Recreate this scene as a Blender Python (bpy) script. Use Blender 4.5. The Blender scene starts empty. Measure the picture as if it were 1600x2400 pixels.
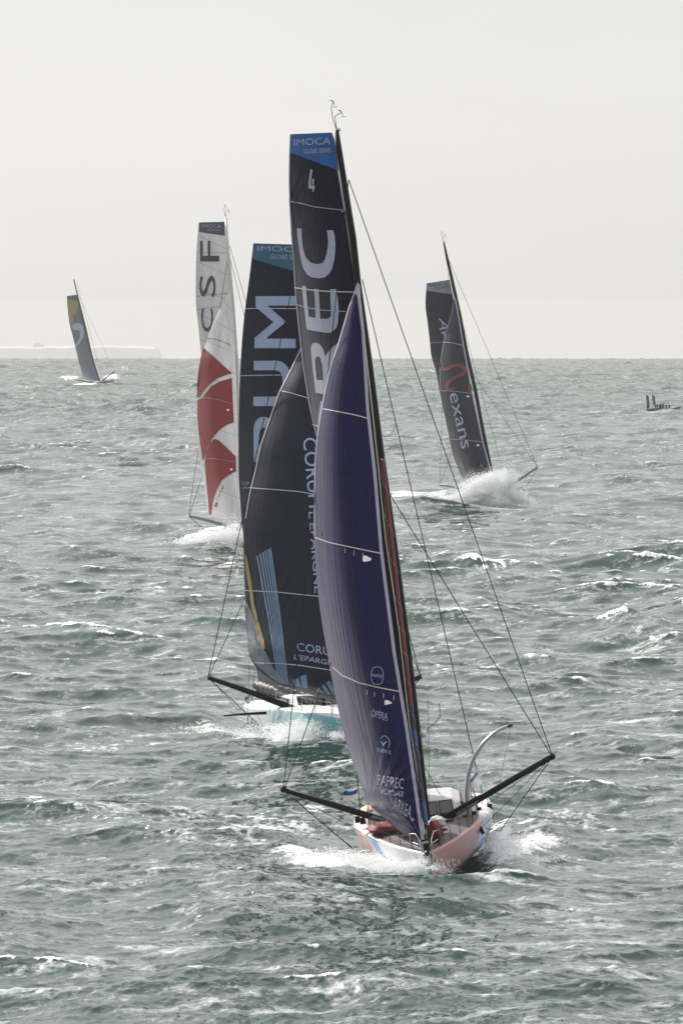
import bpy, bmesh, math, random
import numpy as np
from mathutils import Vector, Matrix, Euler
from mathutils.bvhtree import BVHTree

C = bpy.context.scene
COL = C.collection
R_ = math.radians
random.seed(7)

# ------------------------------------------------------------------ camera, world, sun, exposure
F = 16000.0                 # focal length in photo pixels (1600 x 2400)
EYE = 723.0                 # photo row of true eye level
H = 22.0                    # eye height above the water
RE = 782000.0               # curvature of the sea sheet
cam_d = bpy.data.cameras.new('camera'); cam = bpy.data.objects.new('camera', cam_d); COL.objects.link(cam)
cam_d.sensor_fit = 'VERTICAL'; cam_d.sensor_height = 36.0; cam_d.sensor_width = 24.0
cam_d.lens = 36.0 * F / 2400.0
cam_d.shift_y = -(1200.0 - EYE) / 2400.0
cam_d.clip_start = 1.0; cam_d.clip_end = 60000.0
cam.location = (0, 0, H); cam.rotation_euler = (R_(90), 0, 0)
C.camera = cam

SUN_EL, SUN_AZ = 31.0, -34.0          # azimuth clockwise from +Y (view direction): behind and to the left
w = bpy.data.worlds.new('World'); C.world = w; w.use_nodes = True
nt = w.node_tree; bg = nt.nodes['Background']
sky = nt.nodes.new('ShaderNodeTexSky'); sky.sky_type = 'NISHITA'; sky.sun_disc = False
sky.sun_elevation = R_(SUN_EL); sky.sun_rotation = R_(SUN_AZ % 360)
sky.air_density = 1.0; sky.dust_density = 1.0; sky.ozone_density = 1.0
hs = nt.nodes.new('ShaderNodeHueSaturation'); hs.inputs['Saturation'].default_value = 0.16
nt.links.new(sky.outputs[0], hs.inputs['Color'])
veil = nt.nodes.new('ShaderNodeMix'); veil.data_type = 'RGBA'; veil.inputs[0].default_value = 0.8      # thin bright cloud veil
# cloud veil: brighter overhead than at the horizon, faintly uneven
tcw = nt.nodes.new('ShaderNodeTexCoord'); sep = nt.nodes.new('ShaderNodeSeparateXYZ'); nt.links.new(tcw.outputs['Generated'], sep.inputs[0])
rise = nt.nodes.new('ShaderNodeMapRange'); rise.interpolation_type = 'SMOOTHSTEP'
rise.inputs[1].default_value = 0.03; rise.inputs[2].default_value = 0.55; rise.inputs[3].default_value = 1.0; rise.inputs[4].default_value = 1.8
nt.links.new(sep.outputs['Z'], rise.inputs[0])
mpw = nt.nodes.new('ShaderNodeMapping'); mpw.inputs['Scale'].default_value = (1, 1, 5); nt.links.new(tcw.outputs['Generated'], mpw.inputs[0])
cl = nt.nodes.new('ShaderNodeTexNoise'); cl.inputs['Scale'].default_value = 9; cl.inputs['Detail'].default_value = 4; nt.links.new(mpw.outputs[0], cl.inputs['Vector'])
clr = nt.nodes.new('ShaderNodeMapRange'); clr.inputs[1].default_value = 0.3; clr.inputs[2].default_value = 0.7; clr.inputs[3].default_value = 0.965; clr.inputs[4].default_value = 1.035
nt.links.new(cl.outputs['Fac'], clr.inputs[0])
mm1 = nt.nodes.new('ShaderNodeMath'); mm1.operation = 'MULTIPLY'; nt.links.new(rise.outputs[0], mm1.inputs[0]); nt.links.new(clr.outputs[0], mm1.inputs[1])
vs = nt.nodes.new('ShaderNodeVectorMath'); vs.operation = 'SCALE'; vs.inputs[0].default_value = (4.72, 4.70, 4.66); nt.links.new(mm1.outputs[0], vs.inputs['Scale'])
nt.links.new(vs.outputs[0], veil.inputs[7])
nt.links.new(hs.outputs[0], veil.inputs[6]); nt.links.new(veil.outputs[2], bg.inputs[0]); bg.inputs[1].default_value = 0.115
sd = bpy.data.lights.new('sun', 'SUN'); sd.energy = 5.0; sd.angle = R_(0.55); sd.color = (1, 0.95, 0.87)
so = bpy.data.objects.new('sun', sd); COL.objects.link(so)
sdir = Vector((math.sin(R_(SUN_AZ)) * math.cos(R_(SUN_EL)), math.cos(R_(SUN_AZ)) * math.cos(R_(SUN_EL)), math.sin(R_(SUN_EL))))
so.rotation_euler = sdir.to_track_quat('Z', 'Y').to_euler(); so.location = (-60, 100, 80)
C.view_settings.view_transform = 'Standard'; C.view_settings.look = 'None'
C.view_settings.exposure = 0.33; C.view_settings.gamma = 1.0
C.cycles.use_denoising = True; C.cycles.denoiser = 'OPENIMAGEDENOISE'; C.cycles.denoising_input_passes = 'RGB_ALBEDO_NORMAL'; C.cycles.denoising_prefilter = 'ACCURATE'
C.cycles.max_bounces = 6; C.cycles.volume_bounces = 1
C.cycles.sample_clamp_indirect = 4.0

# ------------------------------------------------------------------ helpers
def mat(name, col, rough=0.5, spec=0.5, var=0.12, scale=3.0, bump=0.0, metal=0.0, transl=0.0):
    m = bpy.data.materials.new(name); m.use_nodes = True
    n = m.node_tree.nodes; l = m.node_tree.links
    p = n['Principled BSDF']
    p.inputs['Roughness'].default_value = rough
    p.inputs['Specular IOR Level'].default_value = spec
    p.inputs['Metallic'].default_value = metal
    tc = n.new('ShaderNodeTexCoord')
    nz = n.new('ShaderNodeTexNoise'); nz.inputs['Scale'].default_value = scale; nz.inputs['Detail'].default_value = 5
    l.new(tc.outputs['Object'], nz.inputs['Vector'])
    mr = n.new('ShaderNodeMapRange')
    mr.inputs[1].default_value = 0.25; mr.inputs[2].default_value = 0.75
    mr.inputs[3].default_value = 1 - var; mr.inputs[4].default_value = 1 + var
    l.new(nz.outputs['Fac'], mr.inputs[0])
    mx = n.new('ShaderNodeMix'); mx.data_type = 'RGBA'; mx.blend_type = 'MULTIPLY'; mx.inputs[0].default_value = 1.0
    mx.inputs[6].default_value = (*col, 1)
    l.new(mr.outputs[0], mx.inputs[7]); l.new(mx.outputs[2], p.inputs['Base Color'])
    if bump:
        b = n.new('ShaderNodeBump'); b.inputs['Strength'].default_value = bump; b.inputs['Distance'].default_value = 0.03
        l.new(nz.outputs['Fac'], b.inputs['Height']); l.new(b.outputs[0], p.inputs['Normal'])
    m['mx'] = 1
    return m

def sail_mat(name, col, rough=0.42, spec=0.6, crease=0.5, transl=0.0, sheen=0.0):
    """laminated sailcloth: fine creases running up the sail, seams across, patchy sheen"""
    m = bpy.data.materials.new(name); m.use_nodes = True
    n = m.node_tree.nodes; l = m.node_tree.links
    p = n['Principled BSDF']
    p.inputs['Specular IOR Level'].default_value = spec
    p.inputs['Sheen Weight'].default_value = sheen; p.inputs['Sheen Roughness'].default_value = 0.26; p.inputs['Sheen Tint'].default_value = (0.86, 0.82, 0.92, 1)
    uv = n.new('ShaderNodeUVMap')
    mp = n.new('ShaderNodeMapping'); mp.inputs['Scale'].default_value = (42, 3.5, 1)
    l.new(uv.outputs[0], mp.inputs[0])
    nz = n.new('ShaderNodeTexNoise'); nz.inputs['Scale'].default_value = 1.0; nz.inputs['Detail'].default_value = 4; nz.inputs['Distortion'].default_value = 0.4
    l.new(mp.outputs[0], nz.inputs['Vector'])
    mp2 = n.new('ShaderNodeMapping'); mp2.inputs['Scale'].default_value = (5, 7, 1)
    l.new(uv.outputs[0], mp2.inputs[0])
    nz2 = n.new('ShaderNodeTexNoise'); nz2.inputs['Scale'].default_value = 1.0; nz2.inputs['Detail'].default_value = 6
    l.new(mp2.outputs[0], nz2.inputs['Vector'])
    mr = n.new('ShaderNodeMapRange'); mr.inputs[1].default_value = 0.3; mr.inputs[2].default_value = 0.7
    mr.inputs[3].default_value = rough - 0.06; mr.inputs[4].default_value = rough + 0.08
    l.new(nz2.outputs['Fac'], mr.inputs[0]); l.new(mr.outputs[0], p.inputs['Roughness'])
    mc = n.new('ShaderNodeMapRange'); mc.inputs[1].default_value = 0.3; mc.inputs[2].default_value = 0.7
    mc.inputs[3].default_value = 0.82; mc.inputs[4].default_value = 1.18
    l.new(nz2.outputs['Fac'], mc.inputs[0])
    mx = n.new('ShaderNodeMix'); mx.data_type = 'RGBA'; mx.blend_type = 'MULTIPLY'; mx.inputs[0].default_value = 1.0
    mx.inputs[6].default_value = (*col, 1)
    # panel seams across the sail, slightly bowed, and two lighter load tapes
    sx = n.new('ShaderNodeSeparateXYZ'); l.new(uv.outputs[0], sx.inputs[0])
    def mth(op, a, b_, clamp=False):
        q_ = n.new('ShaderNodeMath'); q_.operation = op; q_.use_clamp = clamp
        for i_, x_ in enumerate((a, b_)):
            if isinstance(x_, (int, float)): q_.inputs[i_].default_value = x_
            else: l.new(x_, q_.inputs[i_])
        return q_.outputs[0]
    vv = mth('ADD', mth('MULTIPLY', sx.outputs['Y'], 11.0), mth('MULTIPLY', sx.outputs['X'], 0.55))
    seam = mth('MULTIPLY', mth('LESS_THAN', mth('FRACT', vv, 0.0), 0.035), 0.38)
    sfac = mth('SUBTRACT', 1.0, seam)
    l.new(mth('MULTIPLY', mc.outputs[0], sfac), mx.inputs[7]); l.new(mx.outputs[2], p.inputs['Base Color'])
    b = n.new('ShaderNodeBump'); b.inputs['Strength'].default_value = crease; b.inputs['Distance'].default_value = 0.06
    l.new(nz.outputs['Fac'], b.inputs['Height']); l.new(b.outputs[0], p.inputs['Normal'])
    if transl:
        out = n['Material Output']
        tr = n.new('ShaderNodeBsdfTranslucent'); tr.inputs[0].default_value = (*col, 1)
        ms = n.new('ShaderNodeMixShader'); ms.inputs[0].default_value = transl
        l.new(p.outputs[0], ms.inputs[1]); l.new(tr.outputs[0], ms.inputs[2]); l.new(ms.outputs[0], out.inputs[0])
    return m

def col_mat(name, rough=0.35, spec=0.5, var=0.08):
    """painted surface whose livery comes from the mesh's colour attribute"""
    m = mat(name, (1, 1, 1), rough, spec, var, 2.0)
    n = m.node_tree.nodes; l = m.node_tree.links
    a = n.new('ShaderNodeAttribute'); a.attribute_name = 'livery'
    mx = [x for x in n if x.bl_idname == 'ShaderNodeMix'][0]
    l.new(a.outputs['Color'], mx.inputs[6])
    return m

def add_obj(name, verts, faces, m, parent=None, smooth=False):
    me = bpy.data.meshes.new(name)
    me.from_pydata([tuple(v) for v in verts], [], faces); me.update()
    if smooth:
        for p in me.polygons: p.use_smooth = True
    o = bpy.data.objects.new(name, me); COL.objects.link(o)
    if m: me.materials.append(m)
    if parent: o.parent = parent
    return o

def tag(o, label=None, cat=None, group=None, kind=None):
    if label: o['label'] = label
    if cat: o['category'] = cat
    if group: o['group'] = group
    if kind: o['kind'] = kind
    return o

class MB:
    """collects simple solids into one mesh"""
    def __init__(s): s.v = []; s.f = []
    def tube(s, pts, rad, sides=8, ry=None, cap=True):
        pts = [Vector(p) for p in pts]; n = len(pts); b = len(s.v)
        for i, p in enumerate(pts):
            t = (pts[min(i + 1, n - 1)] - pts[max(i - 1, 0)]).normalized()
            up = Vector((0, 1, 0)) if abs(t.y) < 0.9 else Vector((1, 0, 0))
            e1 = t.cross(up).normalized(); e2 = e1.cross(t).normalized()
            r = rad[i] if hasattr(rad, '__len__') else rad
            r2 = (ry[i] if hasattr(ry, '__len__') else ry) if ry else r
            for k in range(sides):
                a = 2 * math.pi * k / sides
                s.v.append(p + e1 * (math.cos(a) * r) + e2 * (math.sin(a) * r2))
        for i in range(n - 1):
            for k in range(sides):
                k2 = (k + 1) % sides
                s.f.append((b + i * sides + k, b + i * sides + k2, b + (i + 1) * sides + k2, b + (i + 1) * sides + k))
        if cap:
            s.f.append(tuple(b + k for k in range(sides))[::-1]); s.f.append(tuple(b + (n - 1) * sides + k for k in range(sides)))
        return s
    def box(s, c, d, rot=None):
        c = Vector(c); b = len(s.v); mt = Euler(rot).to_matrix() if rot else Matrix.Identity(3)
        for x in (-1, 1):
            for y in (-1, 1):
                for z in (-1, 1): s.v.append(c + mt @ Vector((x * d[0] / 2, y * d[1] / 2, z * d[2] / 2)))
        for q in ((0, 1, 3, 2), (4, 6, 7, 5), (0, 4, 5, 1), (2, 3, 7, 6), (0, 2, 6, 4), (1, 5, 7, 3)): s.f.append(tuple(b + i for i in q))
        return s
    def loft(s, rings, close=True, cap=True):
        b = len(s.v); n = len(rings[0])
        for r in rings: s.v += [Vector(p) for p in r]
        for i in range(len(rings) - 1):
            for k in range(n if close else n - 1):
                k2 = (k + 1) % n
                s.f.append((b + i * n + k, b + i * n + k2, b + (i + 1) * n + k2, b + (i + 1) * n + k))
        if cap and close:
            s.f.append(tuple(b + k for k in range(n))[::-1]); s.f.append(tuple(b + (len(rings) - 1) * n + k for k in range(n)))
        return s
    def ball(s, c, r, seg=10, rings=6):
        c = Vector(c); rr = r if hasattr(r, '__len__') else (r, r, r)
        rs = []
        for i in range(rings + 1):
            t = math.pi * i / rings; t = min(max(t, 0.05), math.pi - 0.05)
            rs.append([c + Vector((rr[0] * math.sin(t) * math.cos(2 * math.pi * k / seg), rr[1] * math.sin(t) * math.sin(2 * math.pi * k / seg), -rr[2] * math.cos(t))) for k in range(seg)])
        return s.loft(rs)
    def build(s, name, m, parent=None, smooth=False): return add_obj(name, s.v, s.f, m, parent, smooth)

def interp(tab, x):
    """smooth (monotone-ish) interpolation of a table of (x, y), linear beyond its ends"""
    xs = np.array([t[0] for t in tab], float); ys = np.array([t[1] for t in tab], float)
    d = np.gradient(ys, xs)
    x = np.asarray(x, float); i = np.clip(np.searchsorted(xs, x) - 1, 0, len(xs) - 2)
    h = xs[i + 1] - xs[i]; t = (x - xs[i]) / h
    tc = np.clip(t, 0, 1)
    y = (2 * tc**3 - 3 * tc**2 + 1) * ys[i] + (tc**3 - 2 * tc**2 + tc) * h * d[i] + (-2 * tc**3 + 3 * tc**2) * ys[i + 1] + (tc**3 - tc**2) * h * d[i + 1]
    y = y + np.where(t < 0, t * h * d[i], 0) + np.where(t > 1, (t - 1) * h * d[i + 1], 0)
    return y

def fl(pts):     # outline points (px, py) -> table py -> px
    return [(p[1], p[0]) for p in pts]

def curve_mesh2d(loops=None, text=None):
    """flat filled shape (outline loops, or a word) -> 2-D verts and faces"""
    if text is not None:
        cu = bpy.data.curves.new('t', 'FONT'); cu.body = text; cu.size = 1.0; cu.resolution_u = 3
    else:
        cu = bpy.data.curves.new('p', 'CURVE'); cu.dimensions = '2D'; cu.fill_mode = 'BOTH'
        for lp in loops:
            sp = cu.splines.new('POLY'); sp.points.add(len(lp) - 1)
            for k, p in enumerate(lp): sp.points[k].co = (p[0], p[1], 0, 1)
            sp.use_cyclic_u = True
    o = bpy.data.objects.new('tmp', cu); COL.objects.link(o)
    dg = bpy.context.evaluated_depsgraph_get()
    me = bpy.data.meshes.new_from_object(o.evaluated_get(dg))
    bpy.data.objects.remove(o); bpy.data.curves.remove(cu)
    return me

def tess(me, step):
    """cut a flat mesh along a lattice so that it can follow a curved surface"""
    bm = bmesh.new(); bm.from_mesh(me); bpy.data.meshes.remove(me)
    xs = [v.co.x for v in bm.verts]; ys = [v.co.y for v in bm.verts]
    for ax, lo, hi in ((0, min(xs), max(xs)), (1, min(ys), max(ys))):
        x = (math.floor(lo / step) + 1) * step
        while x < hi:
            co = Vector((0, 0, 0)); co[ax] = x; no = Vector((0, 0, 0)); no[ax] = 1
            bmesh.ops.bisect_plane(bm, geom=bm.verts[:] + bm.edges[:] + bm.faces[:], dist=1e-5, plane_co=co, plane_no=no)
            x += step
    bmesh.ops.triangulate(bm, faces=bm.faces[:])
    bm.verts.ensure_lookup_table(); bm.verts.index_update()
    v = [(q.co.x, q.co.y) for q in bm.verts]; f = [tuple(q.index for q in fc.verts) for fc in bm.faces]
    bm.free()
    return v, f

def text2d(text, p0, a, b):
    """a word set into the parallelogram p0, p0 + a (baseline), p0 + b (cap height), photo pixels"""
    me = curve_mesh2d(text=text)
    n = len(me.vertices); co = np.empty(n * 3); me.vertices.foreach_get('co', co); co = co.reshape(-1, 3)
    lo = co.min(0); hi = co.max(0)
    u = (co[:, 0] - lo[0]) / (hi[0] - lo[0]); v = (co[:, 1] - lo[1]) / (hi[1] - lo[1])
    co[:, 0] = p0[0] + u * a[0] + v * b[0]; co[:, 1] = p0[1] + u * a[1] + v * b[1]; co[:, 2] = 0
    me.vertices.foreach_set('co', co.ravel())
    return me

def crop(ox, oy, sc):
    return lambda *pts: [(ox + p[0] / sc, oy + p[1] / sc) for p in pts]

def strip_loop(pts, wd):
    """outline of a line of width wd through pts"""
    L, Rr = [], []
    for i, p in enumerate(pts):
        a = pts[max(i - 1, 0)]; b = pts[min(i + 1, len(pts) - 1)]
        dx, dy = b[0] - a[0], b[1] - a[1]; n = math.hypot(dx, dy); nx, ny = -dy / n * wd / 2, dx / n * wd / 2
        L.append((p[0] + nx, p[1] + ny)); Rr.append((p[0] - nx, p[1] - ny))
    return L + Rr[::-1]

class Boat:
    def __init__(s, name, px, D, heel=0, pitch=0, yaw=0, label='', cat='sailing yacht', group=None, dz=0):
        s.o = bpy.data.objects.new(name, None); COL.objects.link(s.o)
        s.o.location = ((px - 800) / F * D, D, -D * D / (2 * RE) + dz)
        s.o.rotation_euler = Euler((R_(pitch), R_(heel), R_(yaw)), 'YXZ'); s.o.rotation_mode = 'YXZ'
        s.M = Matrix.Translation(s.o.location) @ s.o.rotation_euler.to_matrix().to_4x4(); s.Mi = s.M.inverted()
        tag(s.o, label, cat, group)
        s.sc = D / F
    def P(s, px, py, yl):
        """the point seen at photo pixel (px, py) that lies yl metres aft in the boat's own frame"""
        a = s.Mi @ Vector((0, 0, H)); d = s.Mi.to_3x3() @ Vector(((px - 800) / F, 1, -(py - EYE) / F))
        return a + d * ((yl - a.y) / d.y)
    def line(s, name, pts, r, m, sides=5, sag=0.0, n=1):
        q = [s.P(*p) for p in pts]
        if sag:
            a, b = q[0], q[-1]; q = [a.lerp(b, k / 12) - Vector((0, 0, sag * 4 * (k / 12) * (1 - k / 12))) for k in range(13)]
        return MB().tube(q, r, sides).build(name, m, s.o)

class Sail:
    def __init__(s, boat, name, L, Rt, top, bot, ylu, chord, m, camber=1.75, wr=None, nu=70, nv=200):
        """L, Rt: leech and luff outlines; ylu: luff's distance aft by row; chord: how far aft the leech runs by row"""
        s.b = boat; s.L = fl(L); s.R = fl(Rt); s.ylu = ylu; s.chord = chord; s.cam = camber; s.wr = wr
        s.tl, s.tr = top; s.bl, s.br = bot
        U = np.linspace(0, 1, nu); V = np.linspace(0, 1, nv)
        verts = []; uvs = []
        for v in V:
            for u in U:                                  # u = 0 at the luff (right), 1 at the leech
                t = s.tr + (s.tl - s.tr) * u; bt = s.br + (s.bl - s.br) * u
                py = t + (bt - t) * v
                l = float(interp(s.L, py)); r = float(interp(s.R, py))
                px = r + (l - r) * u
                verts.append(s.at(px, py, u)); uvs.append((u, v))
        faces = []
        for j in range(nv - 1):
            for i in range(nu - 1):
                a = j * nu + i; faces.append((a, a + 1, a + nu + 1, a + nu))
        s.o = add_obj(name, verts, faces, m, boat.o, True)
        uvl = s.o.data.uv_layers.new(name='UVMap')
        idx = np.empty(len(s.o.data.loops), int); s.o.data.loops.foreach_get('vertex_index', idx)
        uvl.data.foreach_set('uv', np.array(uvs)[idx].ravel())
    def depth(s, px, py, u=None):
        if u is None:
            l = float(interp(s.L, py)); r = float(interp(s.R, py)); u = (px - r) / (l - r) if abs(l - r) > 0.01 else 0
        uc = min(max(u, 0), 1)
        d = float(interp(s.ylu, py)) + max(float(interp(s.chord, py)), 0) * uc ** (float(interp(s.cam, py)) if isinstance(s.cam, list) else s.cam)
        if s.wr:
            for (cx, cy, rad, amp, fr, ph) in s.wr:
                dx, dy = px - cx, py - cy; rr = math.hypot(dx, dy)
                a = math.atan2(dy, dx)
                d += amp * min(rr / (0.18 * rad), 1) * math.exp(-(rr / rad) ** 2) * (math.sin(a * fr + ph) + 0.5 * math.sin(a * fr * 2.3 + 1 + rr * 0.01))
        return d
    def at(s, px, py, u=None, off=0.0): return s.b.P(px, py, s.depth(px, py, u) - off)
    def decal(s, name, me, m, step=11, off=0.03, label=None):
        v, f = tess(me, step)
        o = add_obj(name, [s.at(x, y, None, off) for x, y in v], f, m, s.o, True)
        uvl = o.data.uv_layers.new(name='UVMap')
        if label: o['label'] = label
        return o
    def poly(s, name, loops, m, **k): return s.decal(name, curve_mesh2d(loops=loops), m, **k)
    def text(s, name, t, p0, a, b, m, **k): return s.decal(name, text2d(t, p0, a, b), m, **k)
    def lines(s, name, plist, wd, m, off=0.045, **k):
        out = None
        for pts in plist:
            q = []
            for i in range(len(pts) - 1):
                for t in range(8): q.append((pts[i][0] + (pts[i + 1][0] - pts[i][0]) * t / 8, pts[i][1] + (pts[i + 1][1] - pts[i][1]) * t / 8))
            q.append(pts[-1])
            out = s.poly(name, [strip_loop(q, wd)], m, off=off, **k)
        return out

# hull form shared by the racing yachts (18.3 m long, bow at y = -8, beam 5.8 m)
ST_U = [0, .03, .1, .2, .35, .5, .7, .85, 1]
ST = dict(bd=[.10, .36, .95, 1.58, 2.25, 2.65, 2.88, 2.86, 2.72], zd=[1.12, 1.14, 1.20, 1.27, 1.33, 1.34, 1.30, 1.26, 1.22],
          bc=[.04, .16, .5, .98, 1.65, 2.2, 2.62, 2.66, 2.5], zc=[-.05, -.12, -.16, -.16, -.12, -.02, .12, .22, .3],
          kz=[-.3, -.45, -.5, -.52, -.52, -.5, -.3, -.1, .1], ch=[0, .02, .04, .06, .14, .35, .6, .7, .7])
def hs_(k, u): return float(interp(list(zip(ST_U, ST[k])), u))
def hull_ring(u):
    bd, zd, bc, zc, kz, ch = (hs_(k, u) for k in ('bd', 'zd', 'bc', 'zc', 'kz', 'ch'))
    half = []
    for t in np.linspace(0, 1, 7): half.append((bc * t, kz + (zc - kz) * t ** 1.6))           # bottom
    zs = zd - 0.30 * ch / 0.7 if ch > .1 else zd - 0.03
    for t in np.linspace(0, 1, 12)[1:]:                                                      # topside
        half.append((bc + (bd - bc) * t ** 0.8, zc + (zs - zc) * t))
    for t in (0.33, 0.66, 1.0):                                                              # rolled shoulder
        half.append((bd - ch * t ** 1.6 - 0.03 * t, zs + (zd - zs) * math.sin(t * math.pi / 2)))
    return half
def make_hull(boat, colfn, m, mdeck, y0=-8.0, L=18.3):
    us = np.concatenate([np.linspace(0, .1, 24), np.linspace(.1, 1, 130)[1:]])
    verts = []; cols = []; n = None
    for u in us:
        h = hull_ring(u); ring = [(-x, z) for x, z in h[::-1]] + h[1:]
        n = len(ring)
        for x, z in ring:
            y = y0 + L * u + max(0, 0.1 - u) * 10 * (1.2 - z) * 0.12
            verts.append((x, y, z)); cols.append((*colfn(x, y, z, u), 1))
    faces = []
    for i in range(len(us) - 1):
        for k in range(n - 1):
            a = i * n + k; faces.append((a, a + n, a + n + 1, a + 1))
    faces.append(tuple(range(n))); faces.append(tuple((len(us) - 1) * n + k for k in range(n))[::-1])
    o = add_obj('hull', verts, faces, m, boat.o, True)
    ca = o.data.color_attributes.new('livery', 'FLOAT_COLOR', 'POINT')
    ca.data.foreach_set('color', np.array(cols).ravel())
    # deck, laid between the shoulders with a little camber
    dv = []; df = []; nk = 9
    for u in us[2:]:
        x, z = hull_ring(u)[-1]
        for k in range(nk):
            t = -1 + 2 * k / (nk - 1)
            dv.append((x * t * 0.995, y0 + L * u, z - 0.012 + 0.10 * min(1, x) * (1 - t * t)))
    for i in range(len(us) - 3):
        for k in range(nk - 1):
            a = i * nk + k; df.append((a, a + nk, a + nk + 1, a + 1))
    d = add_obj('deck', dv, df, mdeck, boat.o, True)
    return o, d
def deck_z(y): return hull_ring((y + 8) / 18.3)[-1][1]
def rail_x(y): return hull_ring((y + 8) / 18.3)[-1][0]

def ray_decal(boat, target, name, me, m, parent, step=6, off=0.012):
    """paint laid on a curved body: each point is dropped on the body along the line of sight, then lifted off by its normal"""
    mt = target.data; bvh = BVHTree.FromPolygons([v.co for v in mt.vertices], [tuple(p.vertices) for p in mt.polygons])
    v, f = tess(me, step); out = []; ok = []
    c = boat.Mi @ Vector((0, 0, H))
    for x, y in v:
        d = (boat.Mi.to_3x3() @ Vector(((x - 800) / F, 1, -(y - EYE) / F))).normalized()
        hit, no, idx, dist = bvh.ray_cast(c, d)
        if hit is None: out.append(Vector((0, 0, 0))); ok.append(False); continue
        if no.dot(d) > 0: no = -no
        out.append(hit + no * off); ok.append(True)
    f = [q for q in f if all(ok[i] for i in q)]
    if not f: return None
    used = sorted({i for q in f for i in q}); mp = {i: k for k, i in enumerate(used)}
    return add_obj(name, [out[i] for i in used], [tuple(mp[i] for i in q) for q in f], m, parent)

M = dict(
    carbon=mat('carbon', (0.004, 0.004, 0.006), 0.5, 0.14, 0.2, 6),
    rope=mat('rope', (0.008, 0.008, 0.01), 0.7, 0.2),
    steel=mat('steel', (0.5, 0.5, 0.52), 0.35, 0.5, metal=0.6),
    white=mat('white_paint', (0.78, 0.78, 0.79), 0.35, 0.5, 0.06),
    roof=mat('cabin_paint', (0.50, 0.50, 0.53), 0.4, 0.4, 0.12),
    glass=mat('dark_glass', (0.03, 0.035, 0.045), 0.08, 0.6, 0.2),
    navy=sail_mat('navy_sailcloth', (0.006, 0.003, 0.050), 0.42, 0.10, 0.7, 0, 0.22),
    dark=sail_mat('dark_sailcloth', (0.009, 0.007, 0.024), 0.42, 0.12, 0.35, 0, 0.15),
    black=sail_mat('black_sailcloth', (0.010, 0.012, 0.027), 0.42, 0.10, 0.4, 0, 0.12),
    grey=sail_mat('grey_sailcloth', (0.022, 0.021, 0.034), 0.42, 0.12, 0.35, 0, 0.15),
    cream=sail_mat('white_sailcloth', (0.55, 0.54, 0.55), 0.5, 0.4, 0.25, 0.12),
    corner=sail_mat('pale_film', (0.16, 0.17, 0.18), 0.42, 0.3, 0.4),
    far=sail_mat('slate_sailcloth', (0.08, 0.09, 0.15), 0.5, 0.5, 0.3),
    red=sail_mat('red_sailcloth', (0.21, 0.02, 0.026), 0.5, 0.2, 0.25),
    letter=mat('letter_cloth', (0.33, 0.36, 0.46), 0.5, 0.4, 0.1, 5),
    letter_b=mat('blue_letter_cloth', (0.27, 0.33, 0.50), 0.5, 0.4, 0.1, 5),
    letter_d=mat('charcoal_letter_cloth', (0.045, 0.045, 0.055), 0.5, 0.4),
    blue=mat('blue_cloth', (0.010, 0.085, 0.30), 0.5, 0.4, 0.15, 2),
    teal=mat('teal_cloth', (0.016, 0.085, 0.15), 0.5, 0.4, 0.15, 2),
    slate=mat('slate_cloth', (0.06, 0.068, 0.11), 0.5, 0.4),
    pale=mat('pale_cloth', (0.20, 0.225, 0.29), 0.5, 0.4),
    batten=mat('batten_tape', (0.5, 0.47, 0.38), 0.5, 0.4),
    batten_b=mat('pale_batten_tape', (0.38, 0.43, 0.52), 0.5, 0.4),
    tape=mat('luff_tape', (0.30, 0.30, 0.40), 0.45, 0.4),
    yellow=mat('yellow_cloth', (0.26, 0.21, 0.06), 0.55, 0.3),
    stripe=mat('sky_blue_cloth', (0.12, 0.19, 0.31), 0.5, 0.4),
    redmark=mat('red_mark', (0.15, 0.018, 0.02), 0.5, 0.4),
    bundle=mat('grey_bundle', (0.09, 0.09, 0.095), 0.6, 0.3, 0.4, 2.5, 0.8),
    deck=mat('deck_paint', (0.125, 0.10, 0.108), 0.6, 0.3, 0.3, 3),
    deck_w=mat('pale_deck_paint', (0.6, 0.62, 0.63), 0.6, 0.3, 0.15, 3),
    deck_g=mat('grey_deck_paint', (0.2, 0.2, 0.22), 0.6, 0.3, 0.2, 3),
    hull=col_mat('painted_hull'), furl=col_mat('furled_cloth', 0.55),
    bag=mat('red_bag', (0.16, 0.02, 0.03), 0.7, 0.2, 0.4, 6, 0.6),
    cloth=mat('pale_bag', (0.5, 0.48, 0.5), 0.7, 0.2, 0.3, 6, 0.6),
    cover=mat('foil_grey', (0.33, 0.34, 0.38), 0.28, 0.6, 0.1),
    skin=mat('skin', (0.42, 0.24, 0.17), 0.6, 0.3), hair=mat('hair', (0.02, 0.012, 0.012), 0.7, 0.2),
    jacket=mat('dark_jacket', (0.03, 0.025, 0.03), 0.7, 0.2),
    orange=mat('orange_jacket', (0.35, 0.10, 0.03), 0.7, 0.2),
)

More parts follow.
